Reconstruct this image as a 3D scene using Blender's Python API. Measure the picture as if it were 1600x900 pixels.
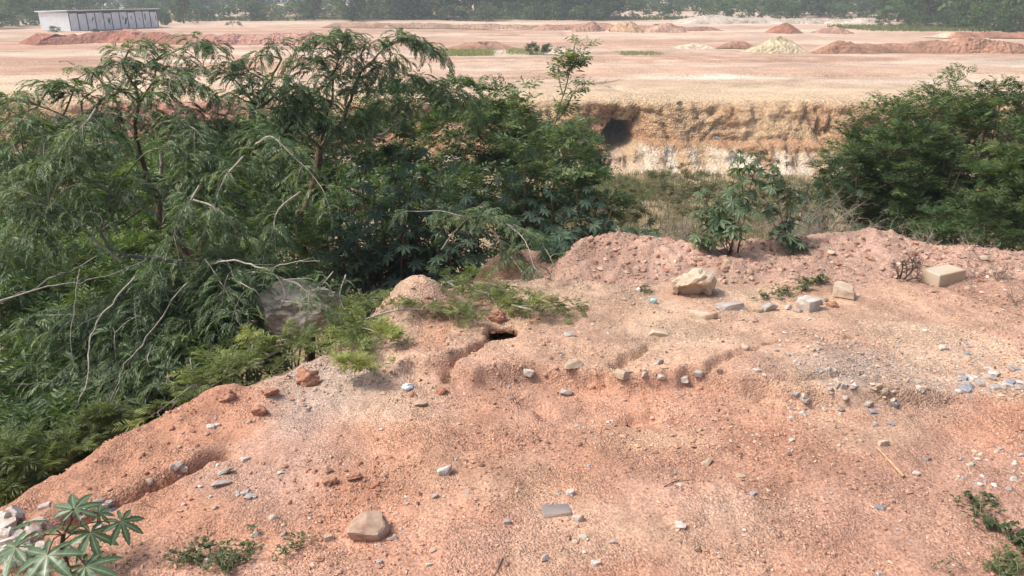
import bpy, math, random
import numpy as np
from math import radians, sin, cos, pi, tan, atan

for o in list(bpy.data.objects):
    bpy.data.objects.remove(o, do_unlink=True)
scene = bpy.context.scene
COL = scene.collection
random.seed(7)
rng = np.random.default_rng(11)

# ------------------------------------------------------------------ camera, sky, sun, exposure
PITCH = radians(21.04); FPX = 1209.0; CZ = 2.6
cam_d = bpy.data.cameras.new('camera'); cam = bpy.data.objects.new('camera', cam_d); COL.objects.link(cam)
cam.location = (0, 0, CZ); cam.rotation_euler = (pi/2 - PITCH, 0, 0)
cam_d.sensor_width = 36; cam_d.lens = 36 * FPX / 1600; cam_d.clip_start = 0.05; cam_d.clip_end = 3000
scene.camera = cam

SUN_EL, SUN_AZ = radians(54), radians(-98)      # azimuth from +Y towards +X
w = bpy.data.worlds.new('World'); scene.world = w; w.use_nodes = True
nt = w.node_tree; nt.nodes.clear()
sky = nt.nodes.new('ShaderNodeTexSky'); sky.sky_type = 'NISHITA'; sky.sun_disc = False
sky.sun_elevation = SUN_EL; sky.sun_rotation = SUN_AZ; sky.air_density = 1.0; sky.dust_density = 6.0; sky.ozone_density = 1.0
bg = nt.nodes.new('ShaderNodeBackground'); bg.inputs['Strength'].default_value = 0.13
wo = nt.nodes.new('ShaderNodeOutputWorld')
nt.links.new(sky.outputs[0], bg.inputs[0]); nt.links.new(bg.outputs[0], wo.inputs[0])
sun_d = bpy.data.lights.new('sun', 'SUN'); sun_d.energy = 2.0; sun_d.angle = radians(10); sun_d.color = (1.0, .95, .86)
sun = bpy.data.objects.new('sun', sun_d); COL.objects.link(sun)
sun.rotation_euler = (pi/2 - SUN_EL, 0, -SUN_AZ + pi)
scene.view_settings.view_transform = 'Standard'; scene.view_settings.look = 'None'
scene.view_settings.gamma = 1.0; scene.view_settings.exposure = 0.55
scene.render.engine = 'CYCLES'
scene.cycles.use_denoising = True
scene.cycles.denoiser = 'OPENIMAGEDENOISE'
scene.cycles.denoising_input_passes = 'RGB_ALBEDO_NORMAL'
scene.cycles.max_bounces = 6; scene.cycles.diffuse_bounces = 3; scene.cycles.glossy_bounces = 2
scene.cycles.transmission_bounces = 4; scene.cycles.transparent_max_bounces = 6; scene.cycles.volume_bounces = 1

# ------------------------------------------------------------------ helpers
SP, CP = sin(PITCH), cos(PITCH)
def ray(px, py):
    u = (px - 800) / FPX; v = (py - 450) / FPX
    return np.array([u, CP - v * SP, -SP - v * CP])
def P(px, py, Y):
    d = ray(px, py); return np.array([0, 0, CZ]) + d * (Y / d[1])
def on_level(px, py, z=0.0):
    d = ray(px, py); t = (z - CZ) / d[2]; return np.array([d[0] * t, d[1] * t, z])
def depth_of(p): return p[1] * CP + (CZ - p[2]) * SP
def sstep(a, b, x):
    t = np.clip((x - a) / (b - a), 0, 1); return t * t * (3 - 2 * t)
def _h(ix, iy, s):
    n = (ix.astype(np.int64) * 374761393 + iy.astype(np.int64) * 668265263 + s * 1442695041) & 0xffffffff
    n = ((n ^ (n >> 13)) * 1274126177) & 0xffffffff
    n = (n ^ (n >> 16)) & 0xffff
    return n / 65535.0
def vn(x, y, s=0):
    x = np.asarray(x, float); y = np.asarray(y, float)
    ix = np.floor(x); iy = np.floor(y); fx = x - ix; fy = y - iy
    fx = fx * fx * (3 - 2 * fx); fy = fy * fy * (3 - 2 * fy)
    ix = ix.astype(np.int64); iy = iy.astype(np.int64)
    a = _h(ix, iy, s); b = _h(ix + 1, iy, s); c = _h(ix, iy + 1, s); d = _h(ix + 1, iy + 1, s)
    return (a + (b - a) * fx) * (1 - fy) + (c + (d - c) * fx) * fy - .5
def fbm(x, y, f, octv=3, s=0):
    r = 0; a = 1.0
    for k in range(octv):
        r = r + a * vn(x * f + 17.3 * k, y * f - 9.1 * k, s + k); f *= 2.03; a *= .5
    return r

def np_mesh(name, V, F3=None, F4=None, smooth=False, tone=None, col=None):
    me = bpy.data.meshes.new(name)
    V = np.ascontiguousarray(V, np.float32)
    F3 = np.zeros((0, 3), np.int32) if F3 is None or len(F3) == 0 else np.asarray(F3, np.int32)
    F4 = np.zeros((0, 4), np.int32) if F4 is None or len(F4) == 0 else np.asarray(F4, np.int32)
    L = np.concatenate([F3.ravel(), F4.ravel()]).astype(np.int32)
    st = np.concatenate([np.arange(len(F3)) * 3, len(F3) * 3 + np.arange(len(F4)) * 4]).astype(np.int32)
    me.vertices.add(len(V)); me.vertices.foreach_set('co', V.ravel())
    me.loops.add(len(L)); me.loops.foreach_set('vertex_index', L)
    me.polygons.add(len(st)); me.polygons.foreach_set('loop_start', st)
    me.polygons.foreach_set('use_smooth', np.full(len(st), smooth, bool))
    me.update(calc_edges=True)
    if tone is not None:
        a = me.attributes.new('tone', 'FLOAT', 'POINT'); a.data.foreach_set('value', np.asarray(tone, np.float32))
    if col is not None:
        c4 = np.ones((len(V), 4), np.float32); c4[:, :3] = col
        a = me.attributes.new('soil', 'FLOAT_COLOR', 'POINT'); a.data.foreach_set('color', c4.ravel())
    return me
def link(name, me, mat=None, parent=None, loc=None):
    o = bpy.data.objects.new(name, me); COL.objects.link(o)
    if me is not None and mat is not None and not me.materials:
        for m in (mat if isinstance(mat, (list, tuple)) else [mat]): me.materials.append(m)
    if parent is not None: o.parent = parent
    if loc is not None: o.location = tuple(float(q) for q in loc)
    return o
def tag(o, label=None, cat=None, group=None, kind=None):
    if label: o['label'] = label
    if cat: o['category'] = cat
    if group: o['group'] = group
    if kind: o['kind'] = kind
    return o
def empty(name, loc):
    o = bpy.data.objects.new(name, None); COL.objects.link(o); o.location = tuple(float(q) for q in loc)
    o.empty_display_size = .1; return o

class Geo:
    def __init__(s): s.V = []; s.F3 = []; s.F4 = []; s.T = []; s.C = []; s.n = 0
    def add(s, V, F3=None, F4=None, tone=.5, col=None):
        V = np.asarray(V, float).reshape(-1, 3)
        if F3 is not None and len(F3): s.F3.append(np.asarray(F3) + s.n)
        if F4 is not None and len(F4): s.F4.append(np.asarray(F4) + s.n)
        s.V.append(V); s.T.append(np.broadcast_to(np.asarray(tone, float), (len(V),)))
        if col is not None: s.C.append(np.broadcast_to(np.asarray(col, float), (len(V), 3)))
        s.n += len(V)
    def mesh(s, name, origin=(0, 0, 0), smooth=False):
        V = np.concatenate(s.V) - np.asarray(origin, float)
        return np_mesh(name, V, np.concatenate(s.F3) if s.F3 else None, np.concatenate(s.F4) if s.F4 else None,
                       smooth, np.concatenate(s.T), np.concatenate(s.C) if s.C else None)
    def build(s, name, mat, parent=None, smooth=False):
        """vertices in world space; the object sits at its parent's origin"""
        if not s.V: return None
        org = np.zeros(3)
        if parent is not None:
            q = parent
            while q is not None: org = org + np.array(q.location); q = q.parent
        return link(name, s.mesh(name, org, smooth), mat, parent)

def crom(pts, step=.06):
    pts = np.asarray(pts, float)
    if len(pts) == 2: pts = np.array([pts[0], pts.mean(0), pts[1]])
    p = np.vstack([2 * pts[0] - pts[1], pts, 2 * pts[-1] - pts[-2]]); out = []
    for i in range(1, len(p) - 2):
        n = max(2, int(np.linalg.norm(p[i + 1] - p[i]) / step)); t = np.linspace(0, 1, n, endpoint=False)[:, None]
        a, b, c, d = p[i - 1], p[i], p[i + 1], p[i + 2]
        out.append(.5 * (2 * b + (c - a) * t + (2 * a - 5 * b + 4 * c - d) * t * t + (3 * b - a - 3 * c + d) * t ** 3))
    return np.vstack(out + [pts[-1:]])
def tube(g, pts, r, sides=5, tone=.5):
    pts = np.asarray(pts, float); n = len(pts); r = np.broadcast_to(np.asarray(r, float), (n,))
    T = np.gradient(pts, axis=0); T /= np.linalg.norm(T, axis=1)[:, None] + 1e-9
    ref = np.array([0, 0, 1.]) if abs(T[:, 2]).mean() < .85 else np.array([1., 0, 0])
    A = np.cross(T, ref); A /= np.linalg.norm(A, axis=1)[:, None] + 1e-9; B = np.cross(T, A)
    an = np.arange(sides) * 2 * pi / sides
    V = pts[:, None] + r[:, None, None] * (A[:, None] * np.cos(an)[:, None] + B[:, None] * np.sin(an)[:, None])
    i = np.arange(n - 1)[:, None] * sides; k = np.arange(sides)[None]; k2 = (k + 1) % sides
    F = np.stack([i + k, i + k2, i + sides + k2, i + sides + k], -1).reshape(-1, 4)
    g.add(V.reshape(-1, 3), None, F, tone)
def unit(v): return v / (np.linalg.norm(v, axis=-1, keepdims=True) + 1e-9)
def frames(f, roll):
    f = unit(f); z = np.zeros_like(f); z[:, 2] = 1
    y = np.cross(z, f); bad = np.linalg.norm(y, axis=1) < 1e-3; y[bad] = (0, 1, 0); y = unit(y); u = np.cross(f, y)
    c = np.cos(roll)[:, None]; s = np.sin(roll)[:, None]
    y2 = y * c + u * s; u2 = u * c - y * s
    return np.stack([f, y2, u2], -1)
def scatter(g, tpl, pos, fwd, size, roll, tone):
    """place copies of the templates tpl = [(V, F4)], one picked at random for each position"""
    pick = rng.integers(0, len(tpl), len(pos)); R = frames(fwd, roll)
    for k, (V, F) in enumerate(tpl):
        m = pick == k
        if not m.any(): continue
        W = np.einsum('nij,kj->nki', R[m], V) * size[m][:, None, None] + pos[m][:, None]
        n = len(W); FF = (F[None] + (np.arange(n) * len(V))[:, None, None]).reshape(-1, F.shape[1])
        t = np.repeat(tone[m], len(V))
        g.add(W.reshape(-1, 3), FF if F.shape[1] == 3 else None, FF if F.shape[1] == 4 else None, t)

# ------------------------------------------------------------------ materials
def new_mat(name):
    m = bpy.data.materials.new(name); m.use_nodes = True; t = m.node_tree; t.nodes.clear()
    out = t.nodes.new('ShaderNodeOutputMaterial'); b = t.nodes.new('ShaderNodeBsdfPrincipled')
    t.links.new(b.outputs[0], out.inputs[0]); return m, t, b, out
def N(t, typ, **kw):
    n = t.nodes.new(typ)
    for k, v in kw.items(): setattr(n, k, v)
    return n
def ramp(t, cols):
    r = t.nodes.new('ShaderNodeValToRGB'); e = r.color_ramp.elements
    while len(e) < len(cols): e.new(.5)
    for q, (p, c) in zip(e, cols): q.position = p; q.color = (*c, 1)
    return r
def soil_mat(name, fine=55., bump=.02, speck=.5, attr=True, base=(.4, .25, .15), stretch=None):
    m, t, b, out = new_mat(name); b.inputs['Roughness'].default_value = .95; b.inputs['Specular IOR Level'].default_value = .15
    tc = N(t, 'ShaderNodeTexCoord'); src = tc.outputs['Object']
    if stretch:
        mp = N(t, 'ShaderNodeMapping'); mp.inputs['Scale'].default_value = stretch; t.links.new(src, mp.inputs[0]); vec = mp.outputs[0]
    else: vec = src
    if attr:
        at = N(t, 'ShaderNodeAttribute', attribute_name='soil'); c0 = at.outputs['Color']
    else:
        at = N(t, 'ShaderNodeRGB'); at.outputs[0].default_value = (*base, 1); c0 = at.outputs[0]
    n1 = N(t, 'ShaderNodeTexNoise'); n1.inputs['Scale'].default_value = fine; n1.inputs['Detail'].default_value = 4; t.links.new(vec, n1.inputs['Vector'])
    v1 = N(t, 'ShaderNodeTexVoronoi'); v1.inputs['Scale'].default_value = fine * 1.3; t.links.new(vec, v1.inputs['Vector'])
    r1 = ramp(t, [(.25, (1 - speck,) * 3), (.5, (1, 1, 1)), (.75, (1 + speck * .7, 1 + speck * .75, 1 + speck * .8))]); t.links.new(n1.outputs[0], r1.inputs[0])
    r2 = ramp(t, [(0, (1 - speck * .55,) * 3), (.6, (1, 1, 1)), (.97, (1 + speck * .5, 1 + speck * .6, 1 + speck * .6))]); t.links.new(v1.outputs['Color'], r2.inputs[0])
    m1 = N(t, 'ShaderNodeMix', data_type='RGBA', blend_type='MULTIPLY'); m1.inputs[0].default_value = 1
    n0 = N(t, 'ShaderNodeTexNoise'); n0.inputs['Scale'].default_value = fine * .035; n0.inputs['Detail'].default_value = 5; n0.inputs['Distortion'].default_value = .6; t.links.new(vec, n0.inputs['Vector'])
    r0 = ramp(t, [(.40, (.30,) * 3), (.58, (1, 1, 1))]); t.links.new(n0.outputs[0], r0.inputs[0])
    m2 = N(t, 'ShaderNodeMix', data_type='RGBA', blend_type='MULTIPLY'); m2.inputs[0].default_value = 1
    t.links.new(c0, m1.inputs[6]); t.links.new(r1.outputs[0], m1.inputs[7])
    t.links.new(m1.outputs[2], m2.inputs[6]); t.links.new(r2.outputs[0], m2.inputs[7]); t.links.new(r0.outputs[0], m2.inputs[0])
    t.links.new(m2.outputs[2], b.inputs['Base Color'])
    ad = N(t, 'ShaderNodeMath', operation='SUBTRACT'); t.links.new(n1.outputs[0], ad.inputs[0]); t.links.new(v1.outputs['Distance'], ad.inputs[1])
    bp = N(t, 'ShaderNodeBump'); bp.inputs['Strength'].default_value = 1; bp.inputs['Distance'].default_value = bump
    ml = N(t, 'ShaderNodeMath', operation='MULTIPLY'); t.links.new(ad.outputs[0], ml.inputs[0]); t.links.new(r0.outputs[0], ml.inputs[1]); t.links.new(ml.outputs[0], bp.inputs['Height']); t.links.new(bp.outputs[0], b.inputs['Normal'])
    return m
def leaf_mat(name, cols, trans=.3, rough=.45, spec=.4, tcol=1.5):
    m, t, b, out = new_mat(name); b.inputs['Roughness'].default_value = rough; b.inputs['Specular IOR Level'].default_value = spec
    at = N(t, 'ShaderNodeAttribute', attribute_name='tone'); r = ramp(t, cols); t.links.new(at.outputs['Fac'], r.inputs[0])
    t.links.new(r.outputs[0], b.inputs['Base Color'])
    tr = N(t, 'ShaderNodeBsdfTranslucent'); hs = N(t, 'ShaderNodeMix', data_type='RGBA', blend_type='MULTIPLY'); hs.inputs[0].default_value = 1
    hs.inputs[7].default_value = (tcol * 1.1, tcol * 1.15, tcol * .5, 1); t.links.new(r.outputs[0], hs.inputs[6]); t.links.new(hs.outputs[2], tr.inputs[0])
    mx = N(t, 'ShaderNodeMixShader'); mx.inputs[0].default_value = trans
    t.links.new(b.outputs[0], mx.inputs[1]); t.links.new(tr.outputs[0], mx.inputs[2]); t.links.new(mx.outputs[0], out.inputs[0])
    return m
def plain_mat(name, c, rough=.8, var=.25, scale=12., bump=.0, spec=.3, metal=0.):
    m, t, b, out = new_mat(name); b.inputs['Roughness'].default_value = rough; b.inputs['Specular IOR Level'].default_value = spec; b.inputs['Metallic'].default_value = metal
    tc = N(t, 'ShaderNodeTexCoord'); n1 = N(t, 'ShaderNodeTexNoise'); n1.inputs['Scale'].default_value = scale; n1.inputs['Detail'].default_value = 5
    t.links.new(tc.outputs['Object'], n1.inputs['Vector'])
    lo = tuple(q * (1 - var) for q in c); hi = tuple(min(1, q * (1 + var)) for q in c)
    r = ramp(t, [(.3, lo), (.7, hi)]); t.links.new(n1.outputs[0], r.inputs[0]); t.links.new(r.outputs[0], b.inputs['Base Color'])
    if bump:
        bp = N(t, 'ShaderNodeBump'); bp.inputs['Distance'].default_value = bump; t.links.new(n1.outputs[0], bp.inputs['Height']); t.links.new(bp.outputs[0], b.inputs['Normal'])
    return m
M_SOIL = soil_mat('laterite_soil', 64, .009, .5)
M_BANK = soil_mat('bank_soil', 6.5, .09, .42)
M_HEAP = soil_mat('heap_soil', 2.2, .25, .35)
M_GRAV = plain_mat('gravel', (.4, .25, .17))
def gravel_mat():
    m, t, b, out = new_mat('gravel_grains'); b.inputs['Roughness'].default_value = .9; b.inputs['Specular IOR Level'].default_value = .2
    at = N(t, 'ShaderNodeAttribute', attribute_name='soil'); t.links.new(at.outputs['Color'], b.inputs['Base Color']); return m
M_GRAV = gravel_mat()
M_LEUC = leaf_mat('feathery_leaf', [(0, (.038, .062, .038)), (.5, (.088, .142, .064)), (.8, (.15, .21, .095)), (1, (.24, .28, .12))])
M_LEUF = leaf_mat('young_feathery_leaf', [(0, (.07, .10, .035)), (.5, (.15, .19, .06)), (1, (.33, .36, .13))], .35)
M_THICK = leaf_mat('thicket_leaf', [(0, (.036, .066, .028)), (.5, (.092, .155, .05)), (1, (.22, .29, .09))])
M_PROS = leaf_mat('shrub_leaf', [(0, (.030, .056, .022)), (.5, (.064, .108, .034)), (1, (.19, .245, .08))])
M_FAR = leaf_mat('tree_leaf', [(0, (.035, .068, .030)), (.5, (.07, .125, .048)), (1, (.15, .22, .085))], .25, .7, .1)
M_CAST = leaf_mat('castor_leaf', [(0, (.035, .065, .042)), (.6, (.068, .118, .072)), (.93, (.11, .175, .115)), (1, (.22, .28, .19))], .25, .5, .35, 2.0)
M_CASTN = leaf_mat('near_castor_leaf', [(0, (.05, .10, .055)), (.5, (.068, .135, .072)), (.9, (.11, .185, .105)), (1, (.34, .40, .27))], .32, .36, .5, 1.9)
M_CAST2 = leaf_mat('ridge_castor_leaf', [(0, (.06, .10, .055)), (.6, (.11, .165, .09)), (.93, (.17, .23, .14)), (1, (.26, .30, .18))], .3, .45, .4, 1.8)
M_WEED = leaf_mat('weed_leaf', [(0, (.05, .07, .03)), (.5, (.085, .12, .05)), (1, (.2, .22, .1))])
M_GRASS = leaf_mat('grass_blade', [(0, (.11, .12, .07)), (.5, (.19, .18, .11)), (1, (.33, .28, .20))], .3, .7, .1)
M_GREEN = leaf_mat('green_grass_blade', [(0, (.12, .16, .065)), (.5, (.21, .24, .11)), (1, (.36, .35, .19))], .3, .7, .1)
M_PALE = plain_mat('pale_bark', (.36, .325, .275), .8, .35, 30)
M_BARK = plain_mat('brown_bark', (.15, .095, .065), .9, .4, 25, .004)
M_TWIG = plain_mat('green_twig', (.20, .20, .11), .8, .3, 30)
M_DRY = plain_mat('dry_twig', (.20, .16, .125), .9, .35, 20)
M_DRY2 = plain_mat('grey_dry_twig', (.30, .255, .20), .9, .3, 20)
M_CSTEM = plain_mat('castor_stem', (.13, .075, .055), .6, .3, 20)
def stone_mat(name, c, var=.3, dirt=None):
    m, t, b, out = new_mat(name); b.inputs['Roughness'].default_value = .85; b.inputs['Specular IOR Level'].default_value = .3
    tc = N(t, 'ShaderNodeTexCoord'); n1 = N(t, 'ShaderNodeTexNoise'); n1.inputs['Scale'].default_value = 4; n1.inputs['Detail'].default_value = 6
    t.links.new(tc.outputs['Object'], n1.inputs['Vector'])
    r = ramp(t, [(.28, tuple(q * (1 - var) for q in c)), (.5, c), (.75, tuple(min(.85, q * (1 + var)) for q in c))]); t.links.new(n1.outputs[0], r.inputs[0])
    last = r.outputs[0]
    if dirt:
        n2 = N(t, 'ShaderNodeTexNoise'); n2.inputs['Scale'].default_value = 2.2; t.links.new(tc.outputs['Object'], n2.inputs['Vector'])
        r2 = ramp(t, [(.40, (0, 0, 0)), (.60, (.9, .9, .9))]); t.links.new(n2.outputs[0], r2.inputs[0])
        mx = N(t, 'ShaderNodeMix', data_type='RGBA'); t.links.new(r2.outputs[0], mx.inputs[0]); t.links.new(last, mx.inputs[6]); mx.inputs[7].default_value = (*dirt, 1); last = mx.outputs[2]
    t.links.new(last, b.inputs['Base Color'])
    n3 = N(t, 'ShaderNodeTexNoise'); n3.inputs['Scale'].default_value = 7; n3.inputs['Detail'].default_value = 4; t.links.new(tc.outputs['Object'], n3.inputs['Vector'])
    bp = N(t, 'ShaderNodeBump'); bp.inputs['Distance'].default_value = .004; t.links.new(n3.outputs[0], bp.inputs['Height']); t.links.new(bp.outputs[0], b.inputs['Normal'])
    return m
SM = {'white': stone_mat('pale_stone', (.58, .56, .525), .25, (.45, .32, .25)), 'grey': stone_mat('grey_stone', (.41, .395, .375), .3, (.36, .26, .21)),
      'tan': stone_mat('tan_stone', (.44, .33, .24), .25), 'cream': stone_mat('cream_stone', (.55, .465, .37), .2, (.45, .32, .22)),
      'red': stone_mat('red_clod', (.38, .195, .13), .3), 'dark': stone_mat('dark_stone', (.21, .21, .225), .3, (.36, .26, .20)),
      'blue': stone_mat('blue_grey_stone', (.29, .30, .33), .25), 'brown': stone_mat('soil_caked_stone', (.37, .24, .175), .3, (.45, .33, .25))}

# ------------------------------------------------------------------ terrain
ZP = -3.4                                        # level of the graded plain
_edge_px = [(0, 792), (60, 757), (120, 722), (240, 650), (330, 606), (430, 574), (520, 545), (575, 505), (612, 470), (650, 462), (700, 455),
            (740, 441), (800, 437), (850, 436), (893, 436), (888, 400), (905, 372), (960, 364), (1040, 369), (1090, 386), (1170, 379), (1250, 373),
            (1360, 368), (1450, 384), (1600, 399), (1800, 415)]
EDGE = np.array([on_level(*q)[:2] for q in _edge_px])
POLY = np.vstack([[-3.6, -4], [-3.5, 1.5], [-3.05, 3.0], EDGE, [13, 6.5], [16, 4], [16, -4]])
def edge_dist(x, y):
    """signed distance to the rim of the mound top: positive outside"""
    x = np.asarray(x, float); y = np.asarray(y, float)
    best = np.full(x.shape, 1e9); inside = np.zeros(x.shape, bool)
    for i in range(len(POLY)):
        a = POLY[i]; b = POLY[(i + 1) % len(POLY)]; e = b - a
        t = np.clip(((x - a[0]) * e[0] + (y - a[1]) * e[1]) / (e @ e), 0, 1)
        best = np.minimum(best, np.hypot(x - a[0] - t * e[0], y - a[1] - t * e[1]))
        with np.errstate(divide='ignore', invalid='ignore'):
            c = ((a[1] > y) != (b[1] > y)) & (x < (b[0] - a[0]) * (y - a[1]) / (b[1] - a[1] + 1e-12) + a[0])
        inside ^= c
    return np.where(inside, -best, best)
_step = np.array([on_level(*q)[:2] for q in [(560, 600), (640, 588), (700, 586), (740, 604), (830, 600), (900, 607), (960, 607), (1040, 603), (1110, 604), (1180, 622), (1260, 640), (1330, 640)]])
_bumps = []
for (px, py, sx, sy, h) in [(655, 486, .30, .26, .30), (985, 388, .55, .30, .13), (1375, 380, .35, .3, .06), (1250, 384, .5, .25, .10), (1500, 412, .7, .3, .05),
                            (1050, 404, .4, .2, .08), (1130, 590, .5, .22, .06), (880, 560, .7, .25, .06), (345, 618, .16, .12, .07), (415, 622, .12, .1, .06),
                            (530, 745, .22, .12, .04), (960, 432, .30, .14, -.10), (1000, 650, .6, .15, -.03), (1250, 560, .9, .2, .05), (1540, 640, .8, .3, .04)]:
    q = on_level(px, py); _bumps.append((q[0], q[1], sx, sy, h))
_rills = []
for pts, wd, dp in [([(700, 590), (735, 566), (762, 545), (780, 532)], .035, .10), ([(110, 812), (180, 785), (240, 757), (300, 728), (350, 706)], .05, .09),
                    ([(960, 600), (985, 578), (1010, 566)], .035, .05), ([(1110, 600), (1150, 572), (1230, 548), (1340, 540)], .03, .045),
                    ([(1190, 624), (1240, 618), (1300, 606), (1400, 606)], .03, .04), ([(820, 618), (850, 640)], .05, .06), ([(990, 652), (1030, 640)], .06, .04),
                    ([(570, 560), (600, 590)], .05, .05)]:
    _rills.append((np.array([on_level(*q)[:2] for q in pts]), wd, dp))
HOLE = on_level(785, 530)
def seg_dist(x, y, pts):
    best = np.full(np.shape(x), 1e9)
    for a, b in zip(pts[:-1], pts[1:]):
        e = b - a; t = np.clip(((x - a[0]) * e[0] + (y - a[1]) * e[1]) / (e @ e), 0, 1)
        best = np.minimum(best, np.hypot(x - a[0] - t * e[0], y - a[1] - t * e[1]))
    return best
def step_sd(x, y): return y - np.interp(x, _step[:, 0], _step[:, 1]) + .10 * fbm(x, y * 0, 2.2, 4, 5) + .03 * fbm(x, y, 9, 2, 6)
def pit_floor(x, y):
    left = sstep(1.0, -4.0, x) * sstep(26, 12, y)
    return -7.2 + 2.6 * left + .5 * fbm(x, y, .18, 3, 31) + .9 * sstep(22, 34, x)
def ground_z(x, y, fine=True):
    x = np.asarray(x, float); y = np.asarray(y, float)
    d = edge_dist(x, y) + .10 * fbm(x, y, 1.6, 3, 3)
    top = .05 * fbm(x, y, .7, 2, 1) + .03 * fbm(x, y, 2.2, 2, 2)
    for (bx, by, sx, sy, h) in _bumps: top = top + h * np.exp(-((x - bx) / sx) ** 2 - ((y - by) / sy) ** 2)
    sd = step_sd(x, y); endf = sstep(-1.3, -.6, x) * sstep(3.6, 2.2, x)
    top = top + .15 * endf * sstep(-.02, .035, sd) * np.exp(-np.maximum(sd, 0) / .85)
    near = (np.abs(x) < 9) & (y < 11)
    if fine:
        for pts, wd, dp in _rills:
            r = seg_dist(x + .07 * fbm(x, y, 4, 3, 10), y + .07 * fbm(x, y, 4, 3, 12), pts) + .04 * fbm(x, y, 9, 2, 9); top = top - 1.5 * dp * np.exp(-(r / wd) ** 2)
        hr = np.hypot((x - HOLE[0]) / .10, (y - HOLE[1]) / .15) + .5 * fbm(x, y, 7, 2, 13); top = top - .8 * np.exp(-np.maximum(hr, 0) ** 4)
        cl = fbm(x, y, 9, 2, 41); top = top + (.022 + .03 * np.exp(-((x + .4) / .9) ** 2 - ((y - 6.1) / .8) ** 2)) * np.abs(cl) + .012 * fbm(x, y, 24, 2, 42)
        top = top + (.08 * fbm(x, y, 3.5, 4, 47) + .05 * np.abs(fbm(x, y, 12, 2, 48))) * sstep(6.5, 7.2, y); rim = np.exp(-((d + .1) / .35) ** 2); top = top + rim * .05 * fbm(x, y, 7, 3, 44)
    dd = np.maximum(d + .12, 0)
    fall = -(np.sqrt(dd ** 2 + .2 ** 2) - .2) * 1.05
    z = top * sstep(1.2, 0.1, d) + fall + np.where(d > .3, .25 * fbm(x, y, .9, 3, 33) * sstep(.3, 1.2, d), 0)
    # slumped red soil standing behind the gully
    gs = np.exp(-((x - .05) / .75) ** 2 - ((y - 8.3) / .42) ** 2)
    z = np.maximum(z, z * (1 - gs) + gs * (-.12 + .06 * fbm(x, y, 5, 3, 46)))
    f = pit_floor(x, y)
    k = .6; h_ = np.clip(.5 + .5 * (z - f) / k, 0, 1); z2 = f * (1 - h_) + z * h_ + k * h_ * (1 - h_)
    return z2
def grid_faces(nr, nc):
    i = np.arange(nr - 1)[:, None] * nc; j = np.arange(nc - 1)[None]
    return np.stack([i + j, i + j + 1, i + nc + j + 1, i + nc + j], -1).reshape(-1, 4)
RED, PINK, TAN, PALE, GREY = (np.array(c) for c in [(.43, .225, .148), (.445, .272, .203), (.475, .318, .222), (.545, .405, .29), (.36, .30, .265)])
def mixc(c, d, f): return c * (1 - f[..., None]) + d * f[..., None]
def mound_col(x, y):
    up = sstep(-.03, .07, step_sd(x, y) + .06 * fbm(x, y, 1.5, 3, 61))
    up = np.where(x < -.5, up * .4, up)
    c = mixc(np.broadcast_to(RED, x.shape + (3,)), TAN, up * .85)
    c = mixc(c, PINK, np.clip(.45 + 1.3 * fbm(x, y, 1.1, 3, 62), 0, 1) * .8)
    c = mixc(c, PALE, np.clip(1.6 * fbm(x, y, .9, 4, 63) - .15, 0, .5))
    c = mixc(c, RED, np.clip(2.2 * fbm(x, y, .75, 4, 66) - .15, 0, .75) * (1 - up * .7))
    c = mixc(c, GREY, np.clip(1.6 * fbm(x, y, .8, 3, 64) - .3, 0, .6))
    q = on_level(1020, 682); c = mixc(c, PALE * np.array([1.05, .95, .9]), .7 * np.exp(-((x - q[0]) / .35) ** 2 - ((y - q[1]) / .13) ** 2))
    q = on_level(1210, 520); c = mixc(c, PALE, .22 * np.exp(-((x - q[0]) / 1.6) ** 2 - ((y - q[1]) / .5) ** 2))
    sl = np.exp(-((x - .05) / .8) ** 2 - ((y - 8.3) / .5) ** 2); c = mixc(c, np.array([.30, .13, .08]), np.clip(sl * 1.2, 0, 1))  # red slump soil, its colour darkened for the shade it stands in
    c = mixc(c, np.array([.43, .285, .225]), .75 * sstep(6.6, 7.2, y + .3 * fbm(x, y, 1.5, 2, 68)))
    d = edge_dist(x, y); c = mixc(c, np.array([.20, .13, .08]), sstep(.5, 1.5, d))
    return np.clip(c * (1 + .30 * fbm(x, y, 5, 3, 65) + .25 * fbm(x, y, 1.3, 3, 67))[..., None], .03, .85)
xs = np.arange(-4.2, 7.0, .022); ys = np.arange(1.2, 9.6, .022)
X, Y = np.meshgrid(xs, ys); Z = ground_z(X, Y)
ZG = Z.copy(); GX0, GY0, GST = xs[0], ys[0], .022
def z_look(x, y):
    i = np.clip((np.asarray(x) - GX0) / GST, 0, len(xs) - 1.001); j = np.clip((np.asarray(y) - GY0) / GST, 0, len(ys) - 1.001)
    a = i.astype(int); b = j.astype(int); fx = i - a; fy = j - b
    return (ZG[b, a] * (1 - fx) + ZG[b, a + 1] * fx) * (1 - fy) + (ZG[b + 1, a] * (1 - fx) + ZG[b + 1, a + 1] * fx) * fy
def gz(x, y):
    if xs[0] < x < xs[-1] and ys[0] < y < ys[-1]: return float(z_look(np.array(x), np.array(y)))
    return float(ground_z(np.array([x]), np.array([y]))[0])
def G(px, py, ymax=9.5):
    """where the line of sight of a photo pixel meets the mound"""
    d = ray(px, py); yy = np.linspace(1.5, 9.5, 1600); p = np.array([0, 0, CZ]) + (yy / d[1])[:, None] * d
    below = p[:, 2] < z_look(p[:, 0], p[:, 1]); return p[int(np.argmax(below))] if below.any() else p[-1]
hd = np.exp(-np.maximum(np.hypot((X - HOLE[0]) / .10, (Y - HOLE[1]) / .15) + .5 * fbm(X, Y, 7, 2, 13), 0) ** 4)      # the washout tunnels back under the rim
Y0 = Y; Y = Y + 1.1 * sstep(.05, .6, hd)
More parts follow.
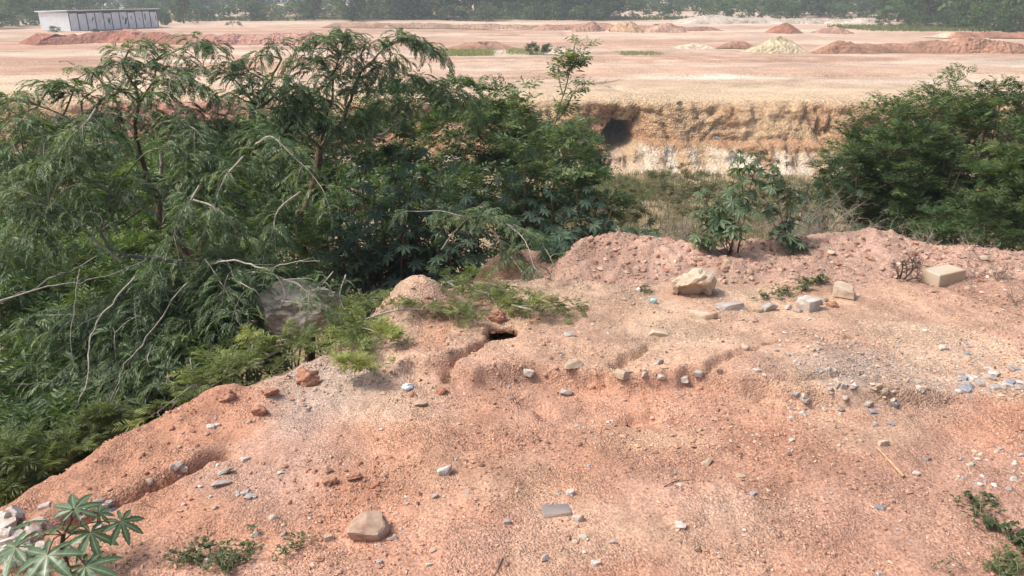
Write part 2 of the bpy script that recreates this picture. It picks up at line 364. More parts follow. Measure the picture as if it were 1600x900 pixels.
me = np_mesh('mound', np.stack([X, Y, Z], -1).reshape(-1, 3), None, grid_faces(len(ys), len(xs)), True, None, mound_col(X, Y0).reshape(-1, 3))
tag(link('ground_mound', me, M_SOIL), 'red and tan gravelly soil mound filling the foreground', None, None, 'structure')

def bank_edge(x): return 48 + 1.3 * fbm(x, x * 0, .09, 3, 71) + .25 * fbm(x, x * 0, .9, 3, 72)
cols = np.concatenate([-np.geomspace(430, 32, 60), np.arange(-31.5, -8, .22), np.arange(-8, 27, .13), np.arange(27, 44, .25), np.geomspace(44.5, 430, 55)])
ye = bank_edge(cols)
r1 = np.linspace(0, 1, 64); prof = np.array([[-4.2, -7.25], [-3.2, -6.95], [-2.45, -6.4], [-2.2, -6.0], [-1.7, -5.75], [-1.25, -4.9], [-.75, -4.1], [-.2, -3.6], [.5, -3.45], [1.4, -3.40]])
sl = np.concatenate([[0], np.cumsum(np.linalg.norm(np.diff(prof, axis=0), axis=1))]); sl /= sl[-1]
tf = np.linspace(0, 1, 84)[1:]
py_ = np.interp(tf, sl, prof[:, 0]); pz_ = np.interp(tf, sl, prof[:, 1])
rows_y, rows_z, rows_c = [], [], []
for t in r1:
    yy = 5 + (ye - 4.2 - 5) * t
    zz = ground_z(cols, yy, False)
    zz = zz * (1 - sstep(.9, 1, t)) + (-7.25) * sstep(.9, 1, t)
    cov = sstep(-4.6, -3.9, cols) * sstep(7.2, 6.6, cols) * sstep(10.2, 9.3, yy); zz = zz - .5 * cov
    g_ = np.clip(.5 + 1.5 * fbm(cols, yy, .35, 3, 75), 0, 1)
    c = mixc(np.broadcast_to(np.array([.26, .20, .11]), cols.shape + (3,)), np.array([.42, .31, .20]), g_)
    rows_y.append(yy); rows_z.append(zz); rows_c.append(c)
FACE0 = len(rows_y)
for t, dy, z0 in zip(tf, py_, pz_):
    s = sstep(0, .12, t) * sstep(.82, .66, t)
    hz_ = cols * 0 + z0
    wx = cols + .8 * (z0 + 5.3) * vn(cols * .35, cols * 0, 81) + .35 * fbm(cols, hz_, 1.1, 3, 88)
    ridge = 1 - np.abs(vn(wx * .75, hz_ * .12, 82)) * 2
    ridge2 = 1 - np.abs(vn(wx * 1.9 + 7, hz_ * .25, 83)) * 2
    msk = np.clip(.35 + 1.8 * fbm(cols, hz_, .45, 2, 89), 0, 1)
    gul = (msk * (.6 * sstep(.92, 1.0, ridge) + .34 * sstep(.88, 1.0, ridge2)) + .3 * np.clip(ridge - .4, 0, 1)) * sstep(-3.7, -4.5, z0)
    rough = .42 * fbm(cols, hz_ * 1.2, .55, 3, 84) + .75 * np.abs(fbm(cols + .4 * hz_, hz_ * .9, .9, 4, 85)) - .12 + .22 * np.abs(fbm(cols, hz_ * 1.6, 2.6, 2, 76))
    led = hz_ + .5 * fbm(cols, hz_, .5, 3, 77); rough = rough + .16 * sstep(.25, .75, (led * 1.15) % 1) * sstep(.0, .35, fbm(cols, hz_ * .3, .3, 2, 73) + .12)
    ins = s * (gul - rough)
    yy = ye + dy + ins * .9; zz = z0 - ins * .25
    # tunnel washed out of the face, with a slumped shelf to its right
    hx = 6.45; hz = -5.75
    q = np.hypot((cols - hx - .25 * (zz - hz)) / .85, (zz - hz) / np.where(zz > hz, .95, 1.0)) + .45 * fbm(cols, zz, 1.1, 3, 74); yy = yy + 5.5 * sstep(1.06, .90, q)
    sh = np.exp(-((cols - hx - .2) / 2.1) ** 2) * sstep(-6.4, -5.6, zz) * sstep(-3.7, -4.9, zz); yy = yy + 1.0 * sh
    c = mixc(np.broadcast_to(np.array([.48, .33, .20]), cols.shape + (3,)), np.array([.37, .215, .125]), np.clip(.35 + 1.6 * fbm(cols, cols * 0 + t * 3, .55, 4, 86) + .8 * sh, 0, 1))
    lv = zz + .55 * fbm(cols, cols * 0 + 3, .5, 3, 87)
    c = mixc(c, np.array([.37, .215, .125]), .8 * sstep(-6.35, -6.0, lv) * sstep(-5.35, -5.8, lv))
    c = mixc(c, np.array([.58, .49, .385]), sstep(-6.05, -6.35, lv) * np.where(np.abs(cols - hx) < 1, .35, 1) * np.clip(.55 + 2.4 * fbm(cols * 1.6, hz_ * .5, 1, 3, 78), 0, 1))
    left = sstep(-27, -24, cols) * sstep(-15, -18, cols); c = mixc(c, np.array([.44, .20, .165]), left * .85)
    c = mixc(c, np.array([.56, .42, .28]), sstep(-4.0, -3.5, zz))
    rows_y.append(yy); rows_z.append(zz); rows_c.append(c)
CREV = np.array([[on_level(q[0], q[1], ZP)[0], on_level(q[0], q[1], ZP)[1]] for q in [(905, 132), (935, 130), (965, 124), (975, 121)]])
CREV2 = np.array([[on_level(q[0], q[1], ZP)[0], on_level(q[0], q[1], ZP)[1]] for q in [(955, 134), (985, 143), (1003, 149)]])
plain_y = np.concatenate([np.arange(1.55, 12, .16), np.geomspace(12, 430, 125)])
def plain_col(x, y):
    c = mixc(np.broadcast_to(np.array([.55, .42, .295]), x.shape + (3,)), np.array([.56, .41, .31]), sstep(52, 66, y))
    c = mixc(c, np.array([.44, .27, .19]), np.clip(.05 + 2.6 * fbm(x * .32, y * .9, .10, 4, 92), 0, .9) * sstep(50, 64, y))
    c = mixc(c, np.array([.46, .27, .185]), np.clip(2.2 * fbm(x * .25, y, .07, 3, 93) - .1, 0, .85) * sstep(66, 90, y))
    c = mixc(c, np.array([.68, .57, .46]), np.clip(3.2 * fbm(x * .22, y * .95, .30, 3, 94) - .22, 0, .8) * sstep(50, 58, y))
    tr = np.abs(((y - .16 * x + 3 * fbm(x, y, .05, 2, 95)) / 3.1) % 1 - .5)
    c = mixc(c, np.array([.70, .58, .48]), .55 * sstep(.12, .03, tr) * sstep(54, 60, y) * sstep(95, 85, y) * np.clip(.5 + 2 * vn(x * .05, y * .2, 96), 0, 1))
    c = mixc(c, np.array([.50, .31, .22]), .6 * sstep(112, 135, y) * np.clip(.5 + 1.6 * fbm(x, y, .02, 3, 97), 0, 1))
    return np.clip(c * (1 + .25 * fbm(x, y, .8, 3, 98) + .3 * fbm(x * .35, y, .22, 3, 99))[..., None], .05, .8)
_tl = [(56, -.12), (61, .12), (66.5, -.14), (73, .14), (80, -.12), (93, .12), (104, -.14), (118, .14), (133, -.15), (150, .15)]
def terr(x, y):
    z = 0; b = 0
    for k, (yk, a) in enumerate(_tl):
        l = sstep(-.35, .35, y - yk - 6 * fbm(x, x * 0 + k, .03, 4, 120 + k) - .06 * x); z = z + a * l; b = b + l
    return z, b
for dy in plain_y:
    yy = ye * max(0, 1 - dy / 40) + 48 * min(1, dy / 40) + dy
    zz = ZP + .12 * fbm(cols, yy, .12, 3, 91) * min(1, dy / 4) + .06 * fbm(cols, yy, .6, 3, 90) * max(.25, 1 - dy / 14)
    for cr, wd, dp in ((CREV, .22, .5), (CREV2, .2, .45)):
        zz = zz - dp * np.exp(-(seg_dist(cols, yy, cr) / wd) ** 2)
    zz = zz + .9 * sstep(170, 300, yy); tz, tb = terr(cols, yy); zz = zz + tz
    c = plain_col(cols, yy); hb = _h(np.round(tb).astype(np.int64), np.zeros(len(cols), np.int64), 5)
    c = mixc(c, np.array([.47, .27, .18]), np.clip(hb - .45, 0, 1) * .9 * sstep(54, 60, yy)); c = mixc(c, np.array([.64, .50, .38]), np.clip(.4 - hb, 0, 1) * 1.2 * sstep(54, 60, yy))
    c = mixc(c, np.array([.36, .21, .14]), .7 * sstep(.12, .5, .5 - np.abs(tb % 1 - .5)) * np.clip(.5 + 2.5 * fbm(cols, yy, .06, 3, 131), 0, 1)); rows_y.append(yy); rows_z.append(zz); rows_c.append(c)
RY = np.array(rows_y); RZ = np.array(rows_z); RX = np.broadcast_to(cols, RY.shape); RC = np.array(rows_c)
me = np_mesh('ground', np.stack([RX, RY, RZ], -1).reshape(-1, 3), None, grid_faces(len(RY), len(cols)), True, None, RC.reshape(-1, 3))
tag(link('ground_plain', me, M_BANK), 'graded tan and pink earth plain with an eroded bank above the pit', None, None, 'structure')

# ------------------------------------------------------------------ loose gravel on the mound
def make_gravel(n, name):
    x = rng.uniform(-3.6, 7.6, n * 4); y = 1.9 + 6.9 * rng.random(n * 4) ** 1.5
    ok = (edge_dist(x, y) < .25) & (np.abs(x) < .72 * y + 1.6)
    cl = fbm(x, y, 1.2, 3, 141) + .6 * fbm(x, y, 5, 2, 142)
    rightscatter = np.exp(-((x - 3.4) / 1.6) ** 2 - ((y - 5.0) / .5) ** 2)
    ok &= rng.random(n * 4) < np.clip(.32 + 1.7 * cl + .7 * rightscatter, .03, 1)
    x = x[ok][:n]; y = y[ok][:n]; m = len(x)
    s = np.clip(np.exp(rng.normal(math.log(.0055), .42, m)), .003, .022) * (.72 + .07 * y)
    z = ground_z(x, y) + s * .35
    base = np.array([[1, 0, 0], [-1, 0, 0], [0, 1, 0], [0, -1, 0], [0, 0, 1], [0, 0, -1.]])
    F = np.array([[0, 2, 4], [2, 1, 4], [1, 3, 4], [3, 0, 4], [2, 0, 5], [1, 2, 5], [3, 1, 5], [0, 3, 5]])
    V = base[None] * (1 + rng.uniform(-.35, .35, (m, 6, 1))) + rng.uniform(-.22, .22, (m, 6, 3))
    V *= np.stack([rng.uniform(.8, 1.5, m), rng.uniform(.7, 1.2, m), rng.uniform(.45, .9, m)], -1)[:, None]
    a = rng.uniform(0, 2 * pi, m); c, sn = np.cos(a)[:, None], np.sin(a)[:, None]
    V = np.stack([V[..., 0] * c - V[..., 1] * sn, V[..., 0] * sn + V[..., 1] * c, V[..., 2]], -1) * s[:, None, None] + np.stack([x, y, z], -1)[:, None]
    c0 = mound_col(x, y) * rng.uniform(.6, 1.35, (m, 1))
    k = rng.random(m)
    pw = .035 + .35 * np.exp(-((x - 3.4) / 1.7) ** 2 - ((y - 5.05) / .4) ** 2)
    c0 = np.where((k < pw)[:, None], np.array([.52, .50, .48]) * rng.uniform(.6, 1.15, (m, 1)), c0)
    c0 = np.where(((k > .85) & (k < .97))[:, None], np.array([.60, .43, .32]) * rng.uniform(.8, 1.15, (m, 1)), c0)
    c0 = np.where((k > .97)[:, None], np.array([.16, .10, .08]), c0)
    me = np_mesh(name, V.reshape(-1, 3), (F[None] + (np.arange(m) * 6)[:, None, None]).reshape(-1, 3), None, False, None, np.repeat(c0, 6, 0))
    tag(link(name, me, M_GRAV), 'loose laterite gravel and pebbles strewn over the soil mound', 'gravel', None, 'stuff')
make_gravel(42000, 'gravel')

# ------------------------------------------------------------------ leaf shapes
def bipinnate(pairs, a0, a1, seed, wd=.15, plen=.40, hang=.35, along=.6, side_=.8):
    r = np.random.default_rng(seed); V = []; F = []
    n = 8; t = np.linspace(0, 1, n + 1); ang = np.radians(a0 + (a1 - a0) * t)
    pt = np.concatenate([[[0, 0, 0]], np.cumsum(np.stack([np.cos(ang), 0 * ang, np.sin(ang)], -1)[:-1] / n, 0)])
    def at(q):
        i = min(int(q * n), n - 1); f = q * n - i; p = pt[i] * (1 - f) + pt[i + 1] * f; a = ang[i]
        return p, np.array([cos(a), 0, sin(a)])
    for i in ((0, 4) if pairs > 5 else ()):             # rachis as a thin strip
        j = min(i + 4, n); b = len(V); hw = .008
        V += [pt[i] + [0, -hw, 0], pt[i] + [0, hw, 0], pt[j] + [0, hw, 0], pt[j] + [0, -hw, 0]]; F.append([b, b + 1, b + 2, b + 3])
    for q in np.linspace(.22, .98, pairs):
        p, tg = at(q)
        for sgn in (-1, 1):
            L = plen * (1.05 - .55 * abs(q - .45) * 1.3) * r.uniform(.85, 1.12)
            d = tg * along * r.uniform(.75, 1.25) + np.array([0, sgn * side_ * r.uniform(.8, 1.2), 0]) + np.array([0, 0, -hang * r.uniform(.5, 1.5)])
            d /= np.linalg.norm(d); side = np.cross(d, [0, 0, 1.]) ; side /= np.linalg.norm(side) + 1e-9
            up = np.cross(side, d); tw = r.uniform(-.7, .7); sv = (side * cos(tw) + up * sin(tw)) * wd * L * .5
            b = len(V); mid = p + d * L * .5; tip = p + d * L + np.array([0, 0, -.10 * L])
            V += [p, mid + sv, tip, mid - sv]; F.append([b, b + 1, b + 2, b + 3])
    return np.array(V), np.array(F)
L_DROOP = [bipinnate(6, 15, -80, 1, .30, .27, .15, .95, .5), bipinnate(6, 5, -70, 2, .30, .29, .15, .9, .55), bipinnate(6, -10, -85, 3, .28, .27, .1, 1., .45), bipinnate(7, 25, -65, 4, .28, .28, .15, .9, .6)]
L_FERN = [bipinnate(7, 30, -20, 5, .22, .42, .15), bipinnate(7, 20, -35, 6, .22, .40, .2), bipinnate(7, 45, 0, 7, .20, .42, .1)]
L_BUSH = [bipinnate(5, 30, -20, 15, .30, .44, .15), bipinnate(5, 20, -35, 16, .30, .42, .2), bipinnate(5, 45, 0, 17, .28, .44, .1)]
L_FINE = [bipinnate(5, 35, -15, 8, .26, .42, .1), bipinnate(5, 20, -30, 9, .26, .45, .2)]
def oval(seed, wd=.34, n=7):
    r = np.random.default_rng(seed); V = [[0, 0, 0]]; F = []
    V += [[.45, wd / 2, .05], [1, 0, -.12], [.45, -wd / 2, .05], [.45, 0, -.03]]
    return np.array(V, float), np.array([[0, 1, 4], [1, 2, 4], [4, 2, 3], [0, 4, 3]])
def sprig(seed, n=7, wd=.32, ll=.42):
    r = np.random.default_rng(seed); V = []; F = []
    for i in range(n):
        q = (i + .5) / n; a = (1 if i % 2 else -1) * r.uniform(.5, 1.1); p = np.array([q * .8, 0, .1 * q - .15 * q * q])
        d = np.array([cos(a), sin(a), r.uniform(-.6, .15)]); d /= np.linalg.norm(d); s = np.cross(d, [r.uniform(-.3, .3), 0, 1]); s /= np.linalg.norm(s); b = len(V); L = ll * r.uniform(.8, 1.2)
        V += [p, p + d * L * .5 + s * wd * L * .5, p + d * L, p + d * L * .5 - s * wd * L * .5]; F.append([b, b + 1, b + 2, b + 3])
    return np.array(V), np.array(F)
L_SPRIG = [sprig(31), sprig(32), sprig(33)]
L_WEED = [oval(41, .55), oval(42, .5)]

# ------------------------------------------------------------------ feathery trees
def foliage_on(branch, g_wood, g_leaf, dens=13., t0=.25, tw=(.15, .42), leaf=(.16, .27), per=.034, tpl=L_DROOP, droop=.9, tone=(.25, .75), up=.45, twr=.004, comb=False):
    """twigs along a branch polyline, leaves along the twigs"""
    L = np.concatenate([[0], np.cumsum(np.linalg.norm(np.diff(branch, axis=0), axis=1))]); tot = L[-1]
    n = max(3, int(tot * (1 - t0) * dens)); pos = []; fw = []; sz = []; tn = []
    ss = np.sort(rng.uniform(t0, 1.0, n)) * tot; ss[-2:] = tot
    for s in ss:
        p = np.array([np.interp(s, L, branch[:, k]) for k in range(3)]); i = min(np.searchsorted(L, s), len(branch) - 1)
        tg = unit(branch[i] - branch[max(i - 1, 0)]); a = rng.uniform(0, 2 * pi)
        d = unit(tg * .7 + np.array([cos(a), sin(a), 0]) * .9 + np.array([0, 0, up * rng.uniform(.2, 1.6)])); ln = rng.uniform(*tw) * (1.1 - .4 * s / tot)
        q = np.linspace(0, 1, 5)[:, None]; tp = p + d * ln * q + np.array([0, 0, -droop * ln]) * q ** 2.2
        tube(g_wood, tp, np.linspace(twr, .0015, 5), 3)
        k = max(3, int(ln / per)); u = rng.uniform(.12, 1.0, k); u[0] = 1.0
        pp = np.stack([np.interp(u, q[:, 0], tp[:, c]) for c in range(3)], -1); az = rng.uniform(0, 2 * pi, k)
        f = np.stack([np.cos(az), np.sin(az), rng.uniform(-.25, .35, k)], -1) + d * .5
        if comb:
            u = np.linspace(.08, 1, k); pp = np.stack([np.interp(u, q[:, 0], tp[:, c]) for c in range(3)], -1); lat = unit(np.array([-d[1], d[0], 0]))
            sg = np.where(np.arange(k) % 2 == 0, 1., -1.)[:, None]; f = lat * sg + d * rng.uniform(.25, .75, (k, 1)) + rng.normal(0, .14, (k, 3)); f[-1] = d + [0, 0, -.3]
        pos.append(pp); fw.append(f); sz.append(rng.uniform(*leaf, k) * (1 if not comb else 1.1 - .35 * np.linspace(0, 1, k))); base = rng.uniform(*tone); tn.append(np.clip(base + rng.normal(0, .1, k), 0, 1))
    pos = np.vstack(pos); scatter(g_leaf, tpl, pos, np.vstack(fw), np.concatenate(sz), rng.normal(0, .35, len(pos)), np.concatenate(tn))
def wobble(pts, amp):
    n = len(pts); t = np.arange(n)
    w_ = np.stack([fbm(t * .11 + rng.uniform(0, 99), t * 0, 1.0, 2, int(rng.integers(999))) for _ in range(3)], -1)
    f = np.minimum(1, np.minimum(t, n - 1 - t) / 4)[:, None]; return pts + w_ * amp * f
def leafy_branch(root, pts, r0, r1, mat, lmat=None, name='branch', amp=.08, **kw):
    b = wobble(crom(pts), amp); g = Geo(); tube(g, b, np.linspace(r0, r1, len(b)), 6)
    gl = Geo(); foliage_on(b, g, gl, **kw)
    o = g.build(name, mat, root, True); gl.build('foliage', lmat or M_LEUC, o)
    return b
def bare_branch(root, pts, r0, r1, mat, name='branch', amp=.05):
    b = wobble(crom(pts), amp); n = len(b); b = b + rng.normal(0, .006, b.shape) * np.minimum(1, np.minimum(np.arange(n), n - 1 - np.arange(n)) / 3)[:, None]; g = Geo(); tube(g, b, .85 * np.linspace(r0, r1, n) * (1 + .25 * vn(np.arange(n) * .6, np.arange(n) * 0, int(rng.integers(999)))), 6)
    for _ in range(int(n * .12)):
        i = int(rng.integers(n // 4, n - 1)); d = unit(unit(b[i] - b[i - 1]) * .8 + rng.normal(0, .6, 3)); L = rng.uniform(.08, .35); q = np.array([b[i], b[i] + d * L * .5 + rng.normal(0, .02, 3), b[i] + d * L + rng.normal(0, .03, 3) + [0, 0, -.04]])
        tube(g, q, np.array([.35, .25, .12]) * max(r0 * .6, .005), 4)
    g.build(name, mat, root, True); return b
def tree_root(name, px, py, Y, label, cat='tree', group=None):
    p = P(px, py, Y); z = gz(p[0], p[1]); return tag(empty(name, (p[0], p[1], z)), label, cat, group), np.array([p[0], p[1], z])
def reach(root, hubs, targets, r0=.016, mat=None, lmat=None, arch=.35, **kw):
    """branches from the nearest fork to each photo target, arching up and over"""
    for (px, py, Y) in targets:
        e = P(px, py, Y); h = min(hubs, key=lambda q: np.linalg.norm(q - e) + .6 * max(0, q[2] - e[2])); L = np.linalg.norm(e - h)
        m1 = h + (e - h) * .45 + np.array([0, 0, arch * L * .5]) + rng.normal(0, .05, 3) * L; m2 = h + (e - h) * .8 + np.array([0, 0, arch * L * .42])
        leafy_branch(root, [h, m1, m2, e], r0 * min(1.5, .6 + L * .4), .004, mat or (M_PALE if rng.random() < .45 else M_TWIG), lmat, **kw)

# tree A: the big pale-limbed tree at the left
rA, bA = tree_root('feathery_tree', 318, 500, 8.6, 'large feathery tree with pale limbs spreading low at the far left of the mound')
g = Geo(); F1 = P(250, 338, 8.4); F0 = P(305, 420, 8.5)
tk = wobble(crom([bA + [0, 0, -.2], P(322, 490, 8.6), F0, F1]), .05); tube(g, tk, np.linspace(.10, .055, len(tk)), 8); g.build('trunk', M_BARK, rA, True)
hubs = [F1, F0]
for pts, r0, mt in [([F1, P(218, 250, 8.4), P(205, 160, 8.5), P(192, 100, 8.6)], .04, M_BARK), ([F1, P(247, 250, 8.6), P(243, 170, 8.8), P(243, 95, 9.0)], .035, M_PALE),
                    ([F1, P(150, 288, 8.0), P(70, 266, 7.7), P(-30, 258, 7.5)], .036, M_PALE), ([F0, P(350, 300, 8.9), P(395, 180, 9.1), P(440, 92, 9.3)], .04, M_BARK),
                    ([P(395, 180, 9.1), P(450, 130, 9.3), P(520, 70, 9.5)], .024, M_PALE), ([P(218, 250, 8.4), P(150, 205, 8.2), P(60, 165, 8.0)], .024, M_PALE),
                    ([F0, P(180, 395, 7.6), P(140, 362, 7.4), P(80, 325, 7.2)], .036, M_PALE)]:
    b = bare_branch(rA, pts, r0, r0 * .35, mt, amp=.1); hubs += [b[len(b) // 2], b[int(len(b) * .75)], b[-1]]
crownA = [(212, 72, 8.6), (190, 98, 8.4), (170, 105, 8.3), (240, 80, 9.0), (285, 92, 8.9), (330, 70, 9.0), (322, 105, 8.8), (300, 130, 8.4), (255, 128, 8.5), (225, 110, 8.8),
          (395, 92, 9.1), (425, 72, 9.2), (380, 118, 8.9), (350, 150, 8.7), (440, 120, 9.0), (130, 118, 8.2), (95, 132, 8.1), (60, 140, 8.0), (150, 140, 8.2), (180, 150, 8.3),
          (20, 155, 7.9), (0, 165, 7.8), (45, 185, 7.8), (20, 225, 7.6), (-10, 240, 7.5), (90, 230, 7.9), (130, 195, 8.0), (170, 205, 8.0), (140, 245, 7.8), (95, 270, 7.5),
          (60, 330, 7.0), (30, 300, 7.2), (0, 330, 7.1), (185, 180, 8.0), (230, 175, 8.3), (270, 165, 8.3), (300, 210, 8.2), (330, 190, 8.4), (365, 200, 8.4), (390, 170, 8.6)]
reach(rA, hubs, crownA, arch=.30, dens=18, t0=.45, leaf=(.16, .25), tw=(.22, .50), droop=.75, per=.020, comb=True, tone=(.3, .85))
frontA = [(30, 190, 7.3), (75, 215, 7.3), (115, 235, 7.2), (155, 225, 7.4), (60, 260, 7.1), (20, 280, 7.0), (120, 290, 7.1), (330, 235, 7.6), (365, 255, 7.5), (345, 300, 7.3), (390, 300, 7.4), (410, 260, 7.7), (440, 280, 7.6), (280, 300, 7.3), (200, 300, 7.2),
          (40, 360, 6.8), (90, 380, 6.8), (10, 400, 6.7), (430, 235, 8.0), (160, 345, 7.0)]
reach(rA, hubs, frontA, r0=.011, arch=.32, dens=15, t0=.5, leaf=(.15, .24), tw=(.2, .45), droop=.8, per=.02, comb=True, tone=(.3, .85))
# drooping outer branches that hang in front
for pts, lf in [([P(400, 225, 7.6), P(425, 212, 7.4), P(465, 245, 7.2), P(500, 290, 7.0)], .6), ([P(312, 290, 7.0), P(290, 325, 6.9), P(268, 372, 6.8), P(248, 420, 6.7)], .8),
                ([P(300, 312, 7.0), P(340, 330, 6.9), P(375, 365, 6.8)], .5), ([P(150, 170, 7.2), P(130, 195, 7.1), P(110, 215, 7.0), P(80, 250, 7.0)], .7),
                ([P(380, 245, 7.3), P(350, 300, 7.1), P(322, 360, 7.0)], .4), ([P(470, 300, 7.4), P(440, 330, 7.2), P(420, 380, 7.0)], .4)]:
    leafy_branch(rA, pts, .012, .003, M_PALE, dens=16, t0=.1, tw=(.14, .32), droop=.8, per=.02, comb=True, leaf=(.14, .22), tone=(.35, .9))

# tree B: crown that overhangs the middle
rB, bB = tree_root('feathery_tree', 470, 420, 9.6, 'feathery tree whose drooping crown stands tallest against the pale plain')
g = Geo(); B0 = P(480, 320, 9.6); B1 = P(500, 230, 9.7)
tk = wobble(crom([bB + [0, 0, -.2], P(470, 380, 9.6), B0, B1]), .06); tube(g, tk, np.linspace(.085, .045, len(tk)), 8); g.build('trunk', M_BARK, rB, True)
hubs = [B1, B0]
for pts, r0, mt in [([B1, P(540, 170, 9.8), P(580, 105, 9.9), P(600, 75, 10)], .034, M_BARK), ([B1, P(520, 150, 9.6), P(530, 90, 9.6)], .028, M_BARK), ([B1, P(600, 210, 10), P(660, 165, 10.2), P(720, 150, 10.4)], .03, M_PALE)]:
    b = bare_branch(rB, pts, r0, r0 * .35, mt, amp=.1); hubs += [b[len(b) // 2], b[int(len(b) * .75)], b[-1]]
crownB = [(500, 62, 9.6), (520, 58, 9.6), (545, 62, 9.7), (480, 85, 9.5), (500, 100, 9.5), (540, 95, 9.6), (565, 80, 9.8), (590, 62, 9.9), (620, 60, 10), (645, 66, 10.1), (668, 75, 10.2),
          (610, 90, 9.9), (580, 110, 9.8), (620, 115, 9.9), (650, 122, 10.1), (680, 135, 10.2), (700, 150, 10.3), (560, 140, 9.6), (600, 150, 9.8), (640, 160, 10), (520, 130, 9.4), (480, 130, 9.3),
          (455, 160, 9.1), (500, 165, 9.3), (545, 180, 9.5), (590, 190, 9.6), (470, 195, 9.0), (430, 150, 9.0), (520, 205, 9.2), (560, 215, 9.4), (440, 200, 8.8), (725, 155, 10.4), (750, 170, 10.5)]
reach(rB, hubs, crownB, arch=.30, dens=18, t0=.45, leaf=(.17, .27), tw=(.24, .55), droop=.75, per=.020, comb=True, tone=(.3, .85))

# tree C: long bare whips and low branches in the lower left, hanging fronds over the mound rim
rC, bC = tree_root('feathery_tree', 300, 560, 7.6, 'leaning feathery tree with long bare whips in the dark lower left thicket')
g = Geo(); C0 = P(320, 450, 7.5)
tk = wobble(crom([bC + [0, 0, -.2], P(312, 500, 7.6), C0, P(300, 385, 7.6)]), .04); tube(g, tk, np.linspace(.08, .05, len(tk)), 8); g.build('trunk', M_BARK, rC, True)
for pts, r0 in [([P(212, 432, 6.6), P(155, 495, 6.4), P(137, 545, 6.2), P(133, 595, 6.0), P(105, 650, 5.7), P(80, 690, 5.5)], .012), ([P(295, 440, 6.6), P(255, 500, 6.4), P(225, 545, 6.2), P(195, 575, 6.1), P(150, 680, 5.8)], .008),
                ([P(125, 420, 6.7), P(118, 480, 6.5), P(115, 575, 6.3)], .006), ([P(0, 472, 6.5), P(60, 440, 6.6), P(115, 418, 6.7), P(160, 395, 6.8)], .012), ([P(0, 470, 6.4), P(60, 452, 6.5), P(140, 437, 6.7), P(230, 405, 6.9)], .010),
                ([P(100, 700, 6.6), P(0, 610, 6.5)], .010), ([P(0, 605, 6.4), P(100, 592, 6.5), P(190, 582, 6.7)], .012), ([P(190, 410, 7.0), P(150, 375, 7.0), P(95, 322, 7.0), P(80, 318, 7.0)], .02),
                ([C0, P(335, 412, 6.6), P(380, 413, 6.4), P(420, 425, 6.3), P(440, 438, 6.2), P(448, 460, 6.1), P(437, 482, 6.1)], .016), ([P(440, 438, 6.2), P(470, 434, 6.2), P(490, 437, 6.2)], .006),
                ([P(420, 423, 6.3), P(440, 413, 6.3), P(500, 408, 6.2)], .007), ([P(320, 405, 6.7), P(345, 440, 6.6), P(360, 470, 6.5), P(375, 480, 6.5)], .009), ([P(0, 660, 6.0), P(70, 630, 6.1), P(130, 610, 6.2), P(180, 590, 6.3)], .007),
                ([P(350, 300, 7.8), P(395, 330, 7.7), P(410, 355, 7.6), P(425, 380, 7.5)], .009), ([P(420, 290, 7.8), P(415, 340, 7.7), P(405, 370, 7.7)], .007)]:
    bare_branch(rC, pts, r0, r0 * .4, M_PALE, amp=.07)
reach(rC, [C0, P(300, 385, 7.6), P(312, 500, 7.6)], [(250, 440, 6.8), (210, 470, 6.7), (180, 520, 6.5), (330, 470, 6.6), (290, 520, 6.5), (350, 420, 6.9), (230, 560, 6.3), (140, 480, 6.8), (90, 520, 6.8), (60, 570, 6.6), (120, 620, 6.3),
      (40, 640, 6.2), (390, 450, 6.4), (370, 500, 6.3), (260, 600, 6.1), (300, 580, 6.1), (20, 520, 6.9), (60, 690, 5.9), (170, 640, 6.0)], arch=.2, dens=14, tw=(.2, .42), per=.021, comb=True, tone=(.2, .75))

# fronds lying over the rim of the mound, brighter green
def rim_branch(root, pts, r0, lift, **kw):
    q = []
    for i, (px, py) in enumerate(pts):
        p = on_level(px, py, .04); p[2] = max(gz(p[0], p[1]), -.15) + lift * (1 if i < len(pts) - 1 else .4); q.append(p)
    leafy_branch(root, q, r0, .003, M_PALE, M_LEUF, amp=.04, **kw)
rD, bD = tree_root('low_branch_spray', 470, 540, 5.9, 'bright green feathery spray trailing over the rim of the mound', 'shrub')
for pts in [[(430, 520), (480, 512), (530, 506), (575, 528), (615, 540)], [(530, 510), (560, 540), (575, 580)], [(500, 500), (460, 520), (390, 540), (330, 560), (270, 600)], [(440, 530), (380, 560), (310, 580), (240, 615)],
            [(500, 490), (540, 475), (580, 455), (600, 440)], [(470, 520), (450, 545), (420, 560)], [(560, 505), (620, 505), (690, 505), (740, 512)], [(410, 550), (360, 575), (300, 590)]]:
    rim_branch(rD, pts, .011, .11, dens=19, t0=.1, tw=(.08, .20), leaf=(.10, .17), tpl=L_FERN, droop=.5, tone=(.2, .75), up=.4, twr=.003, per=.025)
for px, py in [(595, 525), (535, 575), (612, 535), (560, 580), (390, 540)]:
    gl = Geo(); gw = Geo(); p = on_level(px, py, .12); b = crom([p, p + [.02, -.02, .05], p + [.03, -.05, .09]], .02); foliage_on(b, gw, gl, 160, .1, (.03, .08), (.06, .11), .012, L_FERN, .2, (.9, 1.0), .6, .002)
    o = gw.build('shoot', M_TWIG, rD); gl.build('foliage', M_LEUF, o)
rE, bE = tree_root('low_branch_spray', 720, 470, 6.5, 'fresh green feathery spray beside the small dark washout hole', 'shrub')
for pts in [[(690, 445), (730, 450), (775, 470), (815, 490)], [(740, 470), (790, 480), (840, 492), (890, 488)], [(720, 445), (760, 470), (780, 490)], [(800, 495), (840, 505), (880, 500)], [(690, 450), (710, 470), (740, 500)]]:
    rim_branch(rE, pts, .010, .09, dens=18, t0=.1, tw=(.08, .17), leaf=(.09, .16), tpl=L_FERN, droop=.5, tone=(.15, .7), up=.45, twr=.003, per=.025)
